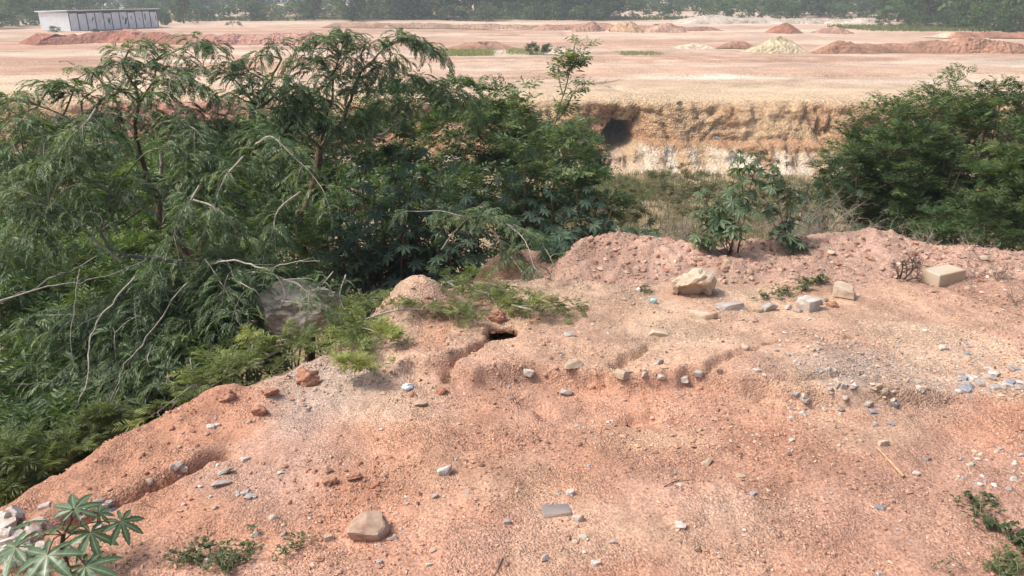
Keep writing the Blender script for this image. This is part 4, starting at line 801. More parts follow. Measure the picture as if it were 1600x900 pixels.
# ------------------------------------------------------------------ stones and debris
def ico(sub):
    t = (1 + 5 ** .5) / 2
    V = [(-1, t, 0), (1, t, 0), (-1, -t, 0), (1, -t, 0), (0, -1, t), (0, 1, t), (0, -1, -t), (0, 1, -t), (t, 0, -1), (t, 0, 1), (-t, 0, -1), (-t, 0, 1)]
    F = [(0, 11, 5), (0, 5, 1), (0, 1, 7), (0, 7, 10), (0, 10, 11), (1, 5, 9), (5, 11, 4), (11, 10, 2), (10, 7, 6), (7, 1, 8), (3, 9, 4), (3, 4, 2), (3, 2, 6), (3, 6, 8), (3, 8, 9), (4, 9, 5), (2, 4, 11), (6, 2, 10), (8, 6, 7), (9, 8, 1)]
    V = [np.array(v) / np.linalg.norm(v) for v in V]
    for _ in range(sub):
        c = {}; F2 = []
        def mid(a, b):
            k = (min(a, b), max(a, b))
            if k not in c: m = V[a] + V[b]; V.append(m / np.linalg.norm(m)); c[k] = len(V) - 1
            return c[k]
        for a, b, d in F: x, y, z = mid(a, b), mid(b, d), mid(d, a); F2 += [(a, x, z), (b, y, x), (d, z, y), (x, y, z)]
        F = F2
    return np.array(V), np.array(F)
ICO1 = ico(1); ICO2 = ico(2); ICO3 = ico(3)
def rock(seed, flat=.6, cuts=9, rough=.05, hi=False, boxy=False):
    r = np.random.default_rng(seed); V, F = (ICO1 if hi == 'lo' else ICO3 if hi else ICO2); V = V.copy()
    for k in range(6 if boxy else 0):
        n = np.zeros(3); n[k % 3] = 1 if k < 3 else -1; n = unit(n + r.normal(0, .12, 3)); d = r.uniform(.46, .66); q = V @ n; V -= np.maximum(0, q - d)[:, None] * n
    for _ in range(cuts):
        n = unit(r.normal(size=3)); d = r.uniform(.5, .8) if boxy else r.uniform(.36, .72); k = V @ n; V -= np.maximum(0, k - d)[:, None] * n
    V += V * rough * fbm(V[:, 0] * 3 + seed, V[:, 1] * 3 + V[:, 2] * 2.3, 1, 3, seed)[:, None]
    V -= (V.max(0) + V.min(0)) / 2; V /= (V.max(0) - V.min(0))[None]       # unit box
    return V, F
ROCKS = {}
def stone(px, py, wpx, kind, label, hr=.55, dr=.75, rot=None, seed=None, name='stone', cat='stone', group=None, sink=.36, pos=None, cuts=9, rough=.12, hi=False):
    p = pos if pos is not None else G(px, py, 12); wd = wpx / FPX * depth_of(p) * (.86 if name == 'stone' and wpx < 24 and not group else 1); seed = seed if seed is not None else int(px * 7 + py * 13) % 24
    key = (kind, seed, cuts, hi, rough)
    if key not in ROCKS:
        V, F = rock(seed + 100, 1, cuts if cuts != 9 else 12, rough, hi, seed in (3, 4, 5, 7, 8, 9, 10, 12, 23, 14)); m = np_mesh(name, V, F, None, False); m.materials.append(SM[kind]); ROCKS[key] = m
    o = link(name, ROCKS[key]); o.scale = (wd, wd * dr, wd * hr); o.rotation_euler = (rng.normal(0, .12), rng.normal(0, .12), rot if rot is not None else rng.uniform(-.5, .5))
    sink = (sink if wpx < 24 else .22) if not group else .28; o.location = (float(p[0]), float(p[1] + wd * dr * .3), float(gz(p[0], p[1] + wd * dr * .3)) + wd * hr * (.5 - sink)); tag(o, label, cat, group); return o
for a in [(575, 845, 66, 'brown', 'largest tan boulder in the foreground with a flat pale top', .58, .7, 0.1, 5), (695, 742, 28, 'white', 'blocky white stone in the middle of the red soil', .65, .6, .4, 3),
          (513, 846, 19, 'cream', 'square cream chip left of the foreground boulder', .9, .4, .3, 4), (615, 844, 14, 'grey', 'round grey pebble touching the foreground boulder', .8, .9, 0, 6), (592, 883, 14, 'grey', 'round grey pebble below the foreground boulder', .8, .9),
          (670, 886, 15, 'white', 'white angular chip at the bottom, right of the boulder'), (676, 864, 13, 'cream', 'pale greenish chip right of the boulder'), (892, 775, 18, 'white', 'white stone directly above the grey slate plate', .75),
          (904, 815, 20, 'white', 'white heart-shaped stone right of the slate plate', .95), (912, 842, 20, 'white', 'pointed white stone below the slate plate'), (899, 850, 13, 'cream', 'pinkish pebble below the slate plate', .7), (914, 866, 12, 'white', 'small white chip in the column below the slate'),
          (851, 877, 18, 'white', 'rounded white stone at the bottom left of the slate column', .85), (931, 884, 19, 'white', 'rounded white stone at the bottom of the slate column', .7), (957, 850, 14, 'white', 'little white chip in a row right of the slate column', .9, .5), (792, 820, 14, 'grey', 'blue-grey pebble left of the slate plate', .9),
          (1064, 827, 21, 'white', 'flat white stone alone in the lower centre', .5), (1063, 760, 14, 'white', 'white chip beside dark twigs in the lower centre', .5), (1107, 727, 25, 'tan', 'flat brown-grey shard right of centre', .4, .5, .5), (1158, 747, 19, 'tan', 'low brown stone right of the flat shard', .5), (1178, 774, 14, 'grey', 'grey chip below the low brown stone', .6),
          (1376, 797, 21, 'blue', 'flat blue-grey stone in the lower right', .5, .6, -.1), (1380, 697, 22, 'cream', 'small tan cube of broken block above the stick', .75, .7, .2, 8), (1450, 721, 17, 'dark', 'dark slate chip right of the stick', .5), (1433, 744, 15, 'white', 'white triangular chip right of the stick end', .5),
          (1585, 751, 17, 'white', 'grey-white stone at the right edge above the weeds', .7), (1578, 767, 14, 'grey', 'grey stone just under the edge stone', .7), (1520, 728, 14, 'grey', 'grey stone in the thin pebble trail at the right', .6),
          (885, 618, 24, 'grey', 'flat grey chip below the eroded step', .4), (826, 597, 23, 'white', 'flat white chip on the lip of the eroded step', .55), (895, 584, 34, 'tan', 'tan stone set in the lip of the eroded step', .38, .75, .2, 6), (1029, 570, 21, 'grey', 'upright grey chip on the smooth tan shelf', .8, .5), (1030, 526, 34, 'cream', 'pale crumbly slab in the middle of the tan shelf', .32), (890, 526, 21, 'grey', 'light grey flat chip near the green spray', .5),
          (1100, 499, 44, 'cream', 'long low cream stone in front of the big cream boulder', .35, .5), (1141, 484, 46, 'grey', 'flat grey slab right of the cream boulder', .3, .5, 0, 9), (1185, 488, 20, 'tan', 'flat tan stone at the end of the grey slab', .5), (1203, 487, 26, 'grey', 'grey stone under the blue-green weed', .6),
          (1266, 486, 37, 'white', 'large pale cut stone at the front of the rubble group', .72, .7, .4, 7), (1320, 467, 33, 'cream', 'pale cut stone with a shaded side at the right of the rubble group', .85, .8, -.4, 10), (1302, 480, 19, 'red', 'red brick fragment between the two pale cut stones', .75, .8, .2, 12), (1279, 476, 17, 'grey', 'grey stone wedged behind the front pale cut stone', .8), (1247, 488, 16, 'grey', 'small grey stone left of the front pale cut stone'), (1233, 483, 18, 'white', 'pale stone in front of the weed leaves'), (1262, 471, 22, 'white', 'pale slab behind the front cut stone', .5), (1290, 472, 13, 'grey', 'small dark stone left of the brick fragment', .9),
          (1475, 547, 15, 'white', 'round white stone alone on the right shelf', .8), (1512, 555, 12, 'blue', 'blue-grey chip right of the round white stone', .8), (1509, 540, 9, 'grey', 'tiny grey stone above the blue-grey chip'), (1552, 430, 13, 'cream', 'cream stone right of the pale block', .7), (1538, 407, 22, 'cream', 'pale stone in the ridge behind the block', .5),
          (975, 602, 35, 'tan', 'wide tan flat stone at the foot of the eroded step', .35), (1007, 601, 18, 'cream', 'round cream stone in the step stone row', .7), (1033, 603, 17, 'white', 'white stone in the middle of the step stone row', .6), (1068, 602, 19, 'white', 'white stone second from the right in the step row', .6), (1091, 600, 20, 'grey', 'grey-white stone at the right end of the step row', .7), (1122, 594, 12, 'tan', 'tan pebble standing just right of the step row', .9),
          (1310, 606, 13, 'grey', 'left of two round grey pebbles on the right shelf edge', .95), (1322, 606, 12, 'grey', 'right of two round grey pebbles on the right shelf edge', .9), (1345, 690, 9, 'cream', 'small cream chip left of the tan cube'), (1238, 690, 11, 'white', 'white chip alone left of the tan cube'), (1183, 582, 14, 'white', 'white chip on the shelf left of the gravel scatter', .5), (1165, 548, 14, 'cream', 'cream chip on the shelf below the grey slab', .5),
          (328, 670, 17, 'white', 'left of a pair of white chips on the left slope', .5), (339, 667, 12, 'white', 'right of a pair of white chips on the left slope', .6), (388, 662, 11, 'cream', 'single small white chip on the left slope', .7), (383, 722, 19, 'white', 'white flat stone on the left slope below the single chip', .5), (348, 741, 30, 'grey', 'thin pale shard at the head of the left rill', .25, .5, .4), (344, 761, 30, 'grey', 'grey-white shard below the thin pale shard', .3, .5, .5), (233, 757, 15, 'white', 'round white pebble by the left rill', .8),
          (427, 813, 17, 'white', 'white stone above the trailing weed', .8), (398, 840, 19, 'white', 'white stone beside the trailing weed', .6), (440, 858, 13, 'white', 'white pebble left of the square cream chip', .9), (443, 838, 13, 'grey', 'grey pebble left of the square cream chip', .8), (438, 742, 14, 'white', 'thin white chip in the soil left of centre', .35), (655, 635, 24, 'tan', 'thin tan flake below the plastic scrap', .25), (635, 790, 11, 'white', 'white chip above the foreground boulder', .8), (680, 780, 12, 'grey', 'grey chip below the blocky white stone', .8), (730, 772, 14, 'grey', 'half buried grey flake right of the blocky white stone', .4),
          (328, 779, 11, 'white', 'white chip on the lower left slope'), (335, 796, 12, 'white', 'pale grey chip below the lower left chip'), (286, 791, 11, 'white', 'small white chip right of the left rill end'), (325, 880, 17, 'white', 'white stone among the trailing weed leaves', .8)]:
    stone(*a)
for a in [(480, 603, 40, 'red', 'large round red clod on the rim of the mound', .85, .85, 0, 15), (420, 622, 30, 'red', 'lumpy red clod below the large round clod', .5, .8, 0, 16), (350, 628, 32, 'red', 'red clod at the far left of the rim', .6, .8, 0, 17), (690, 617, 20, 'red', 'small red clod right of the plastic scrap', .7), (646, 620, 18, 'red', 'flat red clod below the plastic scrap', .45), (405, 650, 26, 'red', 'smooth red clod below the lumpy clod', .6),
          (777, 505, 30, 'red', 'red clod hanging above the dark washout hole', .7, .6, 0, 18), (515, 760, 26, 'red', 'crumbly red clod in the left middle of the soil', .5, .7, 0, 19), (552, 752, 28, 'red', 'dark red crumbly clod right of the other crumbly clod', .45, .6, 0, 20), (497, 877, 20, 'red', 'flat red clod near the bottom left weed', .4), (702, 552, 9, 'red', 'tiny red clod beside the rill')]:
    stone(*a, name='soil_clod', cat='clod', cuts=4, rough=.5, hi=True)
p = G(1085, 466, 12); wd = 60 / FPX * depth_of(p); V, F = ICO3; V = V.copy(); V = np.sign(V) * np.abs(V) ** .8 * np.array([.5, .42, .38]); V[:, 2] += .12 * V[:, 0] + .05 * fbm(V[:, 0] * 4, V[:, 1] * 4, 1, 3, 5)
und = sstep(.12, -.05, V[:, 2] - .10 * np.cos(V[:, 0] * 5)) * sstep(.1, -.25, V[:, 1]) * sstep(.46, .30, np.abs(V[:, 0])); V[:, 1] += .34 * und; V *= (1 + .35 * fbm(V[:, 0] * 5 + 3, V[:, 1] * 5 + V[:, 2] * 6, 1, 4, 8))[:, None]
V += .06 * np.stack([fbm(V[:, 1] * 7, V[:, 2] * 7, 1, 2, 9), 0 * V[:, 0], fbm(V[:, 0] * 7, V[:, 1] * 7, 1, 2, 10)], -1)
o = link('boulder', np_mesh('boulder', V * wd, F, None, False), SM['cream'], None, (p[0], p[1] + wd * .3, gz(p[0], p[1] + wd * .3) + wd * .2)); o.rotation_euler = (0, 0, -.1); tag(o, 'big cream weathered boulder hollow underneath, on the ridge', 'boulder')
q = P(472, 478, 6.75); stone(0, 0, 140, 'grey', 'wide grey boulder behind the pale forked branch', .62, .7, 0, 22, name='boulder', cat='boulder', pos=np.array([q[0], q[1], q[2]]), cuts=6, rough=.35, hi=True); b = bpy.data.objects[-1]
for ob in bpy.data.objects:
    if ob.get('label', '').startswith('wide grey boulder'): ob.location = tuple(P(472, 474, 6.9)); ob.data.materials[0] = soil_mat('dull_rock', 9, .02, .3, False, (.27, .245, .21))
for pts in [[P(395, 425, 6.5), P(430, 432, 6.2), P(470, 450, 6.0), P(500, 478, 5.9)], [P(520, 425, 6.6), P(500, 440, 6.3), P(470, 455, 6.1)], [P(440, 470, 6.1), P(480, 480, 6.0), P(530, 490, 5.9)], [P(540, 430, 6.7), P(530, 460, 6.4), P(540, 490, 6.1)]]:
    leafy_branch(rC, pts, .007, .002, M_PALE, dens=12, t0=.1, tw=(.10, .24), droop=.7, per=.022, comb=True, leaf=(.10, .17), tone=(.2, .7))
# groups of stones nobody can tell apart
def many(n, box, wr, kinds, label, group, hr=(.35, .8), seed=0):
    r = np.random.default_rng(seed)
    for _ in range(n):
        px = r.uniform(box[0], box[2]); py = r.uniform(box[1], box[3])
        stone(px, py, r.uniform(*wr), kinds[r.integers(len(kinds))], label, r.uniform(*hr), r.uniform(.6, 1), r.uniform(0, 6), int(r.integers(24)), group=group)
def chips(n, box, wr, cols_, label, name, seed):
    r = np.random.default_rng(seed); g = Geo()
    for _ in range(n):
        p = G(r.uniform(box[0], box[2]), r.uniform(box[1], box[3]), 12); wd = r.uniform(*wr) / FPX * depth_of(p); V, F = rock(int(r.integers(60)), 1, 6, .1, 'lo')
        a = r.uniform(0, 6); V = V * np.array([1, r.uniform(.6, 1), r.uniform(.4, .8)]) * wd; V = np.stack([V[:, 0] * cos(a) - V[:, 1] * sin(a), V[:, 0] * sin(a) + V[:, 1] * cos(a), V[:, 2]], -1)
        g.add(V + p + [0, 0, wd * .12], F, None, .5, np.array(cols_[r.integers(len(cols_))]) * r.uniform(.85, 1.15))
    tag(g.build(name, M_GRAV), label, 'chips', None, 'stuff')
many(34, (1490, 578, 1600, 614), (8, 20), ['grey', 'grey', 'white', 'blue'], 'grey crushed stone in the gravel patch at the right edge', 'crushed stones in the right gravel patch', (.25, .6), seed=1)
many(26, (1290, 595, 1470, 625), (6, 14), ['grey', 'white', 'grey', 'tan'], 'small grey stone along the eroded shelf left of the gravel patch', 'small stones along the right shelf', seed=2)
many(26, (1180, 540, 1350, 585), (5, 11), ['white', 'grey', 'tan', 'white'], 'small pale chip scattered on the shelf below the rubble group', 'pale chips on the shelf', seed=3)
many(14, (1220, 625, 1320, 660), (6, 14), ['grey', 'white', 'dark'], 'small grey chip below the end of the eroded shelf', 'chips below the shelf end', seed=4)
many(8, (1355, 635, 1400, 672), (7, 15), ['grey', 'blue', 'cream'], 'grey chip in the small cluster above the tan cube', 'chips above the tan cube', seed=5)
many(4, (265, 730, 292, 745), (12, 16), ['white', 'grey'], 'grey-white stone in the tight cluster at the left rill', 'cluster of stones by the left rill', (.6, .8), 6)
many(6, (365, 765, 402, 782), (8, 16), ['white', 'grey'], 'grey-white chip in the loose cluster on the left slope', 'loose cluster of chips on the left slope', (.4, .7), 7)
many(30, (-10, 815, 62, 890), (14, 40), ['white', 'grey', 'white'], 'broken grey-white rubble stone heaped in the bottom left corner', 'rubble in the bottom left corner', (.5, .8), 8)
many(12, (60, 790, 180, 830), (8, 18), ['white', 'grey'], 'pale rubble chip around the castor seedling leaves', 'rubble chips around the castor seedling', (.4, .8), 9)
chips(26, (1480, 700, 1600, 760), (5, 10), [(.34,.34,.35),(.55,.53,.50),(.56,.46,.35)], 'tiny chips in the thin pebble trail at the right', 'stone_chips', 10)
chips(40, (250, 650, 1180, 890), (5, 9), [(.55,.53,.50),(.56,.46,.35),(.34,.34,.35),(.44,.32,.23)], 'tiny chips lying loose on the red foreground soil', 'stone_chips', 11)
chips(34, (900, 450, 1580, 540), (5, 9), [(.55,.53,.50),(.56,.46,.35),(.44,.32,.23)], 'tiny chips lying loose on the tan shelf', 'stone_chips', 12)
chips(330, (915, 372, 1600, 445), (4, 11), [(.43, .285, .225), (.47, .33, .26), (.38, .23, .17), (.36, .2, .14)], 'crumbs of pinkish soil over the back ridge', 'soil_crumbs', 21)
chips(260, (120, 600, 1600, 895), (3.5, 8), [(.43, .22, .145), (.46, .27, .2), (.40, .20, .13), (.52, .37, .27)], 'crumbs of red soil over the foreground', 'soil_crumbs', 22)
chips(60, (440, 715, 620, 790), (4, 10), [(.37, .17, .11), (.40, .20, .13)], 'dark red crumbs around the crumbly clods', 'soil_crumbs', 23)
chips(140, (560, 450, 900, 600), (4, 9), [(.43, .25, .18), (.46, .29, .21), (.38, .22, .155)], 'soil crumbs around the washout hole', 'soil_crumbs', 24)
chips(40, (920, 378, 1590, 440), (6, 14), [(.56,.46,.35),(.44,.32,.23),(.44,.32,.23),(.38,.18,.12)], 'pinkish lumps in the rough soil ridge at the back of the mound', 'soil_lumps', 13)
chips(26, (150, 640, 340, 800), (5, 10), [(.38,.18,.12),(.44,.32,.23),(.38,.18,.12)], 'small red crumbs on the sloping left rim', 'soil_crumbs', 14)

def box_obj(name, dims, loc, rz, mat, bev=.01, parent=None, jit=.0, seed=0, rx=0):
    r = np.random.default_rng(seed); h = np.array(dims) / 2; b = min(bev, h.min() * .4); V = []
    for sx in (-1, 1):
        for sy in (-1, 1):
            for sz in (-1, 1):
                s = np.array([sx, sy, sz])
                for k in range(3): v = h - b; v[k] = h[k]; V.append(s * v + r.normal(0, jit, 3))
    import bmesh
    bm = bmesh.new(); [bm.verts.new(v) for v in V]; bmesh.ops.convex_hull(bm, input=list(bm.verts)); me = bpy.data.meshes.new(name); bm.to_mesh(me); bm.free()
    o = link(name, me, mat, parent, loc); o.rotation_euler = (rx, 0, rz); return o
p = G(1476, 446, 12); M_BLOCK = stone_mat('cast_block', (.54, .475, .38), .12, (.47, .34, .21))
tag(box_obj('concrete_block', (.355, .19, .13), (p[0] + .03, p[1] + .1, gz(p[0], p[1] + .1) + .06), .42, M_BLOCK, .008, None, .003), 'pale rectangular concrete block lying on the right of the ridge', 'block')
p = on_level(869, 802); tag(box_obj('slate_plate', (.155, .09, .02), (p[0], p[1], gz(p[0], p[1]) + .004), .12, SM['dark'], .006, None, .004, 3), 'grey rectangular slate plate bedded flush in the soil', 'slate')
p = on_level(1390, 727); g = Geo(); a = on_level(1370, 708); c = on_level(1412, 746); st_ = crom([[a[0], a[1], gz(a[0], a[1]) + .016], [p[0], p[1], gz(p[0], p[1]) + .018], [c[0], c[1], gz(c[0], c[1]) + .014]], .02); tube(g, st_, np.linspace(.005, .009, len(st_)), 7)
tag(link('stick', g.mesh('stick', st_[0], True), plain_mat('stick_wood', (.50, .33, .20), .8, .25, 30), None, st_[0]), 'straight tan stick lying on the soil below the tan cube', 'stick')
def twig(label, pts, r, mat=M_DRY):
    g = Geo(); q = []
    for px, py in pts: a = on_level(px, py); q.append([a[0], a[1], gz(a[0], a[1]) + r * 1.5])
    c = crom(q, .02); tube(g, c, np.linspace(r, r * .5, len(c)), 5); tag(link('twig', g.mesh('twig', c[0], True), mat, None, c[0]), label, 'twig')
twig('dark curved twig by the head of the left rill', [(220, 783), (232, 792), (246, 797)], .003, M_BARK)
twig('dark bent twig in the lower centre beside a white chip', [(1038, 764), (1058, 752), (1078, 752)], .003, M_BARK)
twig('thin pale root curving right of the boulder at the bottom', [(712, 845), (728, 858), (726, 885), (740, 898)], .0025)
twig('short brown twig pointing down at the bottom centre', [(785, 875), (778, 890), (772, 900)], .004)
twig('thin straw across the soil left of the slate', [(756, 800), (770, 790), (782, 782)], .002)
twig('dark bark sliver in the middle of the soil', [(980, 656), (990, 652), (1002, 655)], .006, M_BARK)
twig('thin dry stalk lying at the right edge behind the gravel', [(1560, 480), (1580, 492), (1600, 500)], .004)
# crumpled plastic scrap and cloth strip
def crumple(name, px, py, wpx, col_, label, cat, hr=.5, rz=0, seed=0):
    p = on_level(px, py); wd = wpx / FPX * depth_of(p); r = np.random.default_rng(seed); V, F = ICO3; V = V.copy(); V *= (1 + .35 * fbm(V[:, 0] * 2.5 + seed, V[:, 1] * 2.5 + V[:, 2] * 2, 1, 3, seed))[:, None] * np.array([.5, .32, hr * .5])
    o = link(name, np_mesh(name, V * wd, F, None, False), plain_mat(name + '_skin', col_, .35, .1, 20, 0, .5), None, (p[0], p[1], gz(p[0], p[1]) + wd * hr * .3)); o.rotation_euler = (0, 0, rz); tag(o, label, cat)
crumple('plastic_scrap', 637, 610, 21, (.62, .68, .70), 'crumpled white plastic scrap below the green spray', 'plastic', .6, .5, 3)
crumple('plastic_scrap', 1020, 478, 11, (.40, .62, .60), 'tiny turquoise plastic scrap left of the cream boulder', 'plastic', .8, 0, 4)
crumple('plastic_scrap', 999, 456, 10, (.75, .75, .75), 'tiny white plastic scrap in the weed left of the cream boulder', 'plastic', .8, 0, 5)
crumple('cloth_strip', 172, 792, 34, (.07, .07, .09), 'dark crumpled cloth strip wedged in the left rill', 'cloth', .35, .55, 6)
for px, py, w_, lab, k in [(1120, 217, 14, 'grey stone stuck in the middle of the far bank', 'grey'), (1330, 184, 22, 'pale stone on top of the far bank before the dome shrub', 'cream'), (1000, 262, 26, 'pale lump under the tunnel in the far bank', 'cream'), (930, 248, 34, 'pale rock left of the tunnel at the foot of the bank', 'cream'), (985, 250, 16, 'pinkish fallen block at the tunnel mouth', 'red'), (1060, 160, 10, 'small grey stone near the lip of the far bank', 'grey'), (975, 262, 20, 'pinkish rubble block below the tunnel mouth', 'tan')]:
    Yb = 46.0 if py > 235 else (46.6 if py > 200 else 47.6); q = P(px, py, Yb - .15); o = stone(px, py, w_, k, lab, .6, .7, 0, pos=q, name='bank_stone'); o.location = tuple(q)

# ------------------------------------------------------------------ the plain: heaps, cuts, shed
def heap(name, label, px, py, wpx, hpx, col_, seed, cat='soil heap', rag=.25, sq=1.0, col2=None):
    p = on_level(px, py, ZP); D = depth_of(p); W = wpx / FPX * D; H = hpx / FPX * D * 1.06; n = 40
    u = np.linspace(-1, 1, n); U, Vv = np.meshgrid(u, u); r = np.hypot(U, Vv); az = np.arctan2(Vv, U)
    rr = r * (1 + rag * fbm(np.cos(az) * 1.5 + seed, np.sin(az) * 1.5, 1, 2, seed))
    z = np.clip(1 - rr, 0, 1) ** .85 * (1 + rag * 1.2 * fbm(U * 2 + seed, Vv * 2, 1.2, 3, seed + 1)) + .10 * rag * 2 * fbm(U * 7, Vv * 7, 1, 2, seed) * (r < .95)
    X_ = U * W * .5; Y_ = Vv * W * .5 * sq; Zh = np.maximum(z, 0) * H - .12
    c = np.broadcast_to(np.array(col_), U.shape + (3,)); c = c * (1 + .5 * fbm(U * 3, Vv * 3, 1, 3, seed + 3))[..., None]
    if col2 is not None: c = mixc(c, np.array(col2), np.clip(1.8 * fbm(U * 2.2, Vv * 2.2, 1, 3, seed + 9) + .2, 0, 1))
    me = np_mesh(name, np.stack([X_, Y_, Zh], -1).reshape(-1, 3), None, grid_faces(n, n), False, None, np.clip(c, .03, .8).reshape(-1, 3))
    return tag(link(name, me, M_HEAP, None, (p[0], p[1] + W * .5 * sq * .8, ZP)), label, cat)
heap('soil_heap', 'brown conical soil heap, left of the three heaps on the far plain', 922, 50, 56, 16, (.36, .22, .16), 1, rag=.45)
heap('soil_heap', 'yellow-brown lumpy soil heap, middle of the three heaps', 985, 51, 60, 17, (.42, .28, .18), 2, rag=.6)
heap('soil_heap', 'pinkish lumpy soil heap, right of the three heaps', 1040, 51, 70, 14, (.44, .28, .21), 3, rag=.6)
heap('soil_heap', 'smooth dark red soil heap on the right of the plain', 1234, 53, 64, 16, (.34, .15, .10), 4, rag=.28)
heap('sand_heap', 'bright yellow sand heap on the right of the plain', 1220, 81, 104, 22, (.54, .45, .30), 5, 'sand heap', .3, .6)
heap('soil_heap', 'low pinkish rubble heap right of the dark red heap', 1315, 53, 70, 10, (.42, .24, .18), 6, rag=.5)
heap('soil_heap', 'low whitish heap left of the yellow sand heap', 1090, 75, 66, 8, (.60, .47, .36), 7, rag=.4)
heap('soil_heap', 'wide pale spoil heap at the foot of the far trees', 1120, 34, 150, 12, (.55, .46, .38), 8, rag=.3, sq=.4)
heap('soil_heap', 'pinkish spoil heap glimpsed behind the shed roof', 275, 30, 70, 18, (.52, .33, .27), 9, rag=.3, sq=.5)
heap('soil_heap', 'small pinkish spoil heap between the far trees left of centre', 420, 25, 40, 10, (.55, .36, .28), 10, rag=.3)
heap('soil_heap', 'pale earth patch glimpsed above the left bushes', 62, 22, 50, 14, (.55, .40, .33), 11, rag=.3)
def cut(name, label, pts, h, wd, col_, seed, cat='earth berm', rag=.35, col2=None):
    Q = np.array([on_level(px, py, ZP)[:2] for px, py in pts]); L = np.concatenate([[0], np.cumsum(np.linalg.norm(np.diff(Q, axis=0), axis=1))]); n = int(L[-1] / .35) + 4; s = np.linspace(0, L[-1], n)
    C = np.stack([np.interp(s, L, Q[:, 0]), np.interp(s, L, Q[:, 1])], -1); T = unit(np.gradient(C, axis=0)); Nn = np.stack([-T[:, 1], T[:, 0]], -1)
    v = np.linspace(0, 1, 18); prof_ = np.interp(v, [0, .12, .32, .55, 1], [0, .55, 1, .9, 0]); endf = np.minimum(1, np.minimum(s, L[-1] - s) / (2.5 * h))
    hh = h * (1 + rag * 1.4 * fbm(s * .12 + seed, s * 0, 1, 3, seed)); S, Vg = np.meshgrid(s, v, indexing='ij')
    z = hh[:, None] * prof_[None] * endf[:, None] * (1 + rag * fbm(S * .8, Vg * 5, 1, 3, seed + 1)) - .08 - .0 * S
    gull = np.clip(1 - np.abs(vn(S * .9 + 2 * vn(S * .3, Vg * 3, seed), Vg, seed + 4)) * 2 - .75, 0, 1) * 1.2 * h
    off = wd * (Vg + .12 * fbm(S * .5, Vg * 3, 1, 2, seed + 2)) + gull * np.sin(Vg * pi)
    Pp = C[:, None] + Nn[:, None] * off[..., None]; o0 = np.array([C[0, 0], C[0, 1], ZP])
    c = np.broadcast_to(np.array(col_), S.shape + (3,)) * (1 + .5 * fbm(S * .4, Vg * 3, 1, 3, seed + 5))[..., None]
    top = plain_col(Pp[..., 0], Pp[..., 1]); c = mixc(c, top, sstep(.30, .42, Vg))
    if col2 is not None: c = mixc(c, np.array(col2), sstep(.4, .9, S / L[-1]) * sstep(.4, .3, Vg))
    Vx = np.concatenate([Pp - o0[:2], z[..., None]], -1)
    me = np_mesh(name, Vx.reshape(-1, 3), None, grid_faces(n, len(v)), False, None, np.clip(c, .03, .8).reshape(-1, 3)); return tag(link(name, me, M_HEAP, None, o0), label, cat)
cut('earth_berm', 'long brown cut bank crossing the right of the plain', [(1270, 82), (1330, 83), (1400, 81), (1500, 82), (1640, 84)], 1.05, 5, (.33, .185, .125), 1)
cut('earth_berm', 'short brown cut bank left of the yellow sand heap', [(1120, 74), (1185, 75)], .6, 4, (.34, .19, .13), 2)
cut('earth_berm', 'brown cut bank behind the green grass strip', [(690, 76), (760, 77), (815, 74)], .85, 5, (.38, .22, .155), 3)
cut('earth_berm', 'dark red berm in front of the shed fading to pink', [(20, 67), (60, 71), (150, 68), (230, 68), (330, 72), (450, 70), (520, 70)], 1.25, 6, (.33, .15, .105), 4, col2=(.50, .27, .215))
cut('earth_berm', 'low scrubby ridge across the far middle of the plain', [(500, 42), (600, 43), (700, 44), (860, 47)], .7, 6, (.33, .22, .155), 5)
cut('earth_berm', 'low reddish ridge behind the three heaps', [(840, 48), (900, 47), (1060, 49), (1140, 49)], .8, 6, (.38, .22, .16), 6)
cut('earth_berm', 'pale rubble ridge before the right far trees', [(1080, 38), (1200, 37), (1300, 38), (1370, 40)], 1.0, 7, (.50, .43, .36), 7)
cut('earth_berm', 'reddish low ridge at the far right before the trees', [(1500, 60), (1560, 58), (1640, 60)], .8, 6, (.36, .18, .12), 8)
for i, (px, py, W, H, lab) in enumerate([(831, 84, .9, 1.0, 'left of two small round bushes on the plain'), (854, 84, .6, .85, 'right of two small round bushes on the plain'), (1380, 44, 2.2, 2.2, 'grey-green scrub bush before the right trees'), (1406, 46, 2.6, 3.4, 'dark upright bush before the right trees'), (86, 50, 1.2, .8, 'small dark bush on the berm before the shed'), (150, 51, .7, .5, 'tiny bush on the berm right of the small dark bush'), (305, 38, 1.6, 1.3, 'dark scrub bush right of the shed'), (365, 41, 2.6, .8, 'low green scrub on the plain right of the shed'), (1028, 44, 1.2, .6, 'little dark bush by the right lumpy heap')]):
    p = on_level(px, py, ZP); bush('plain_bush', lab, (p[0], p[1], ZP + H * .5), (W * .6, W * .6, H * .5), 26, 9, (.3 * H ** .5, .5 * H ** .5), L_SPRIG, M_FAR, 'bush', None, 3, M_BARK, (.1, .6), .3, -.6, base=(p[0], p[1]))

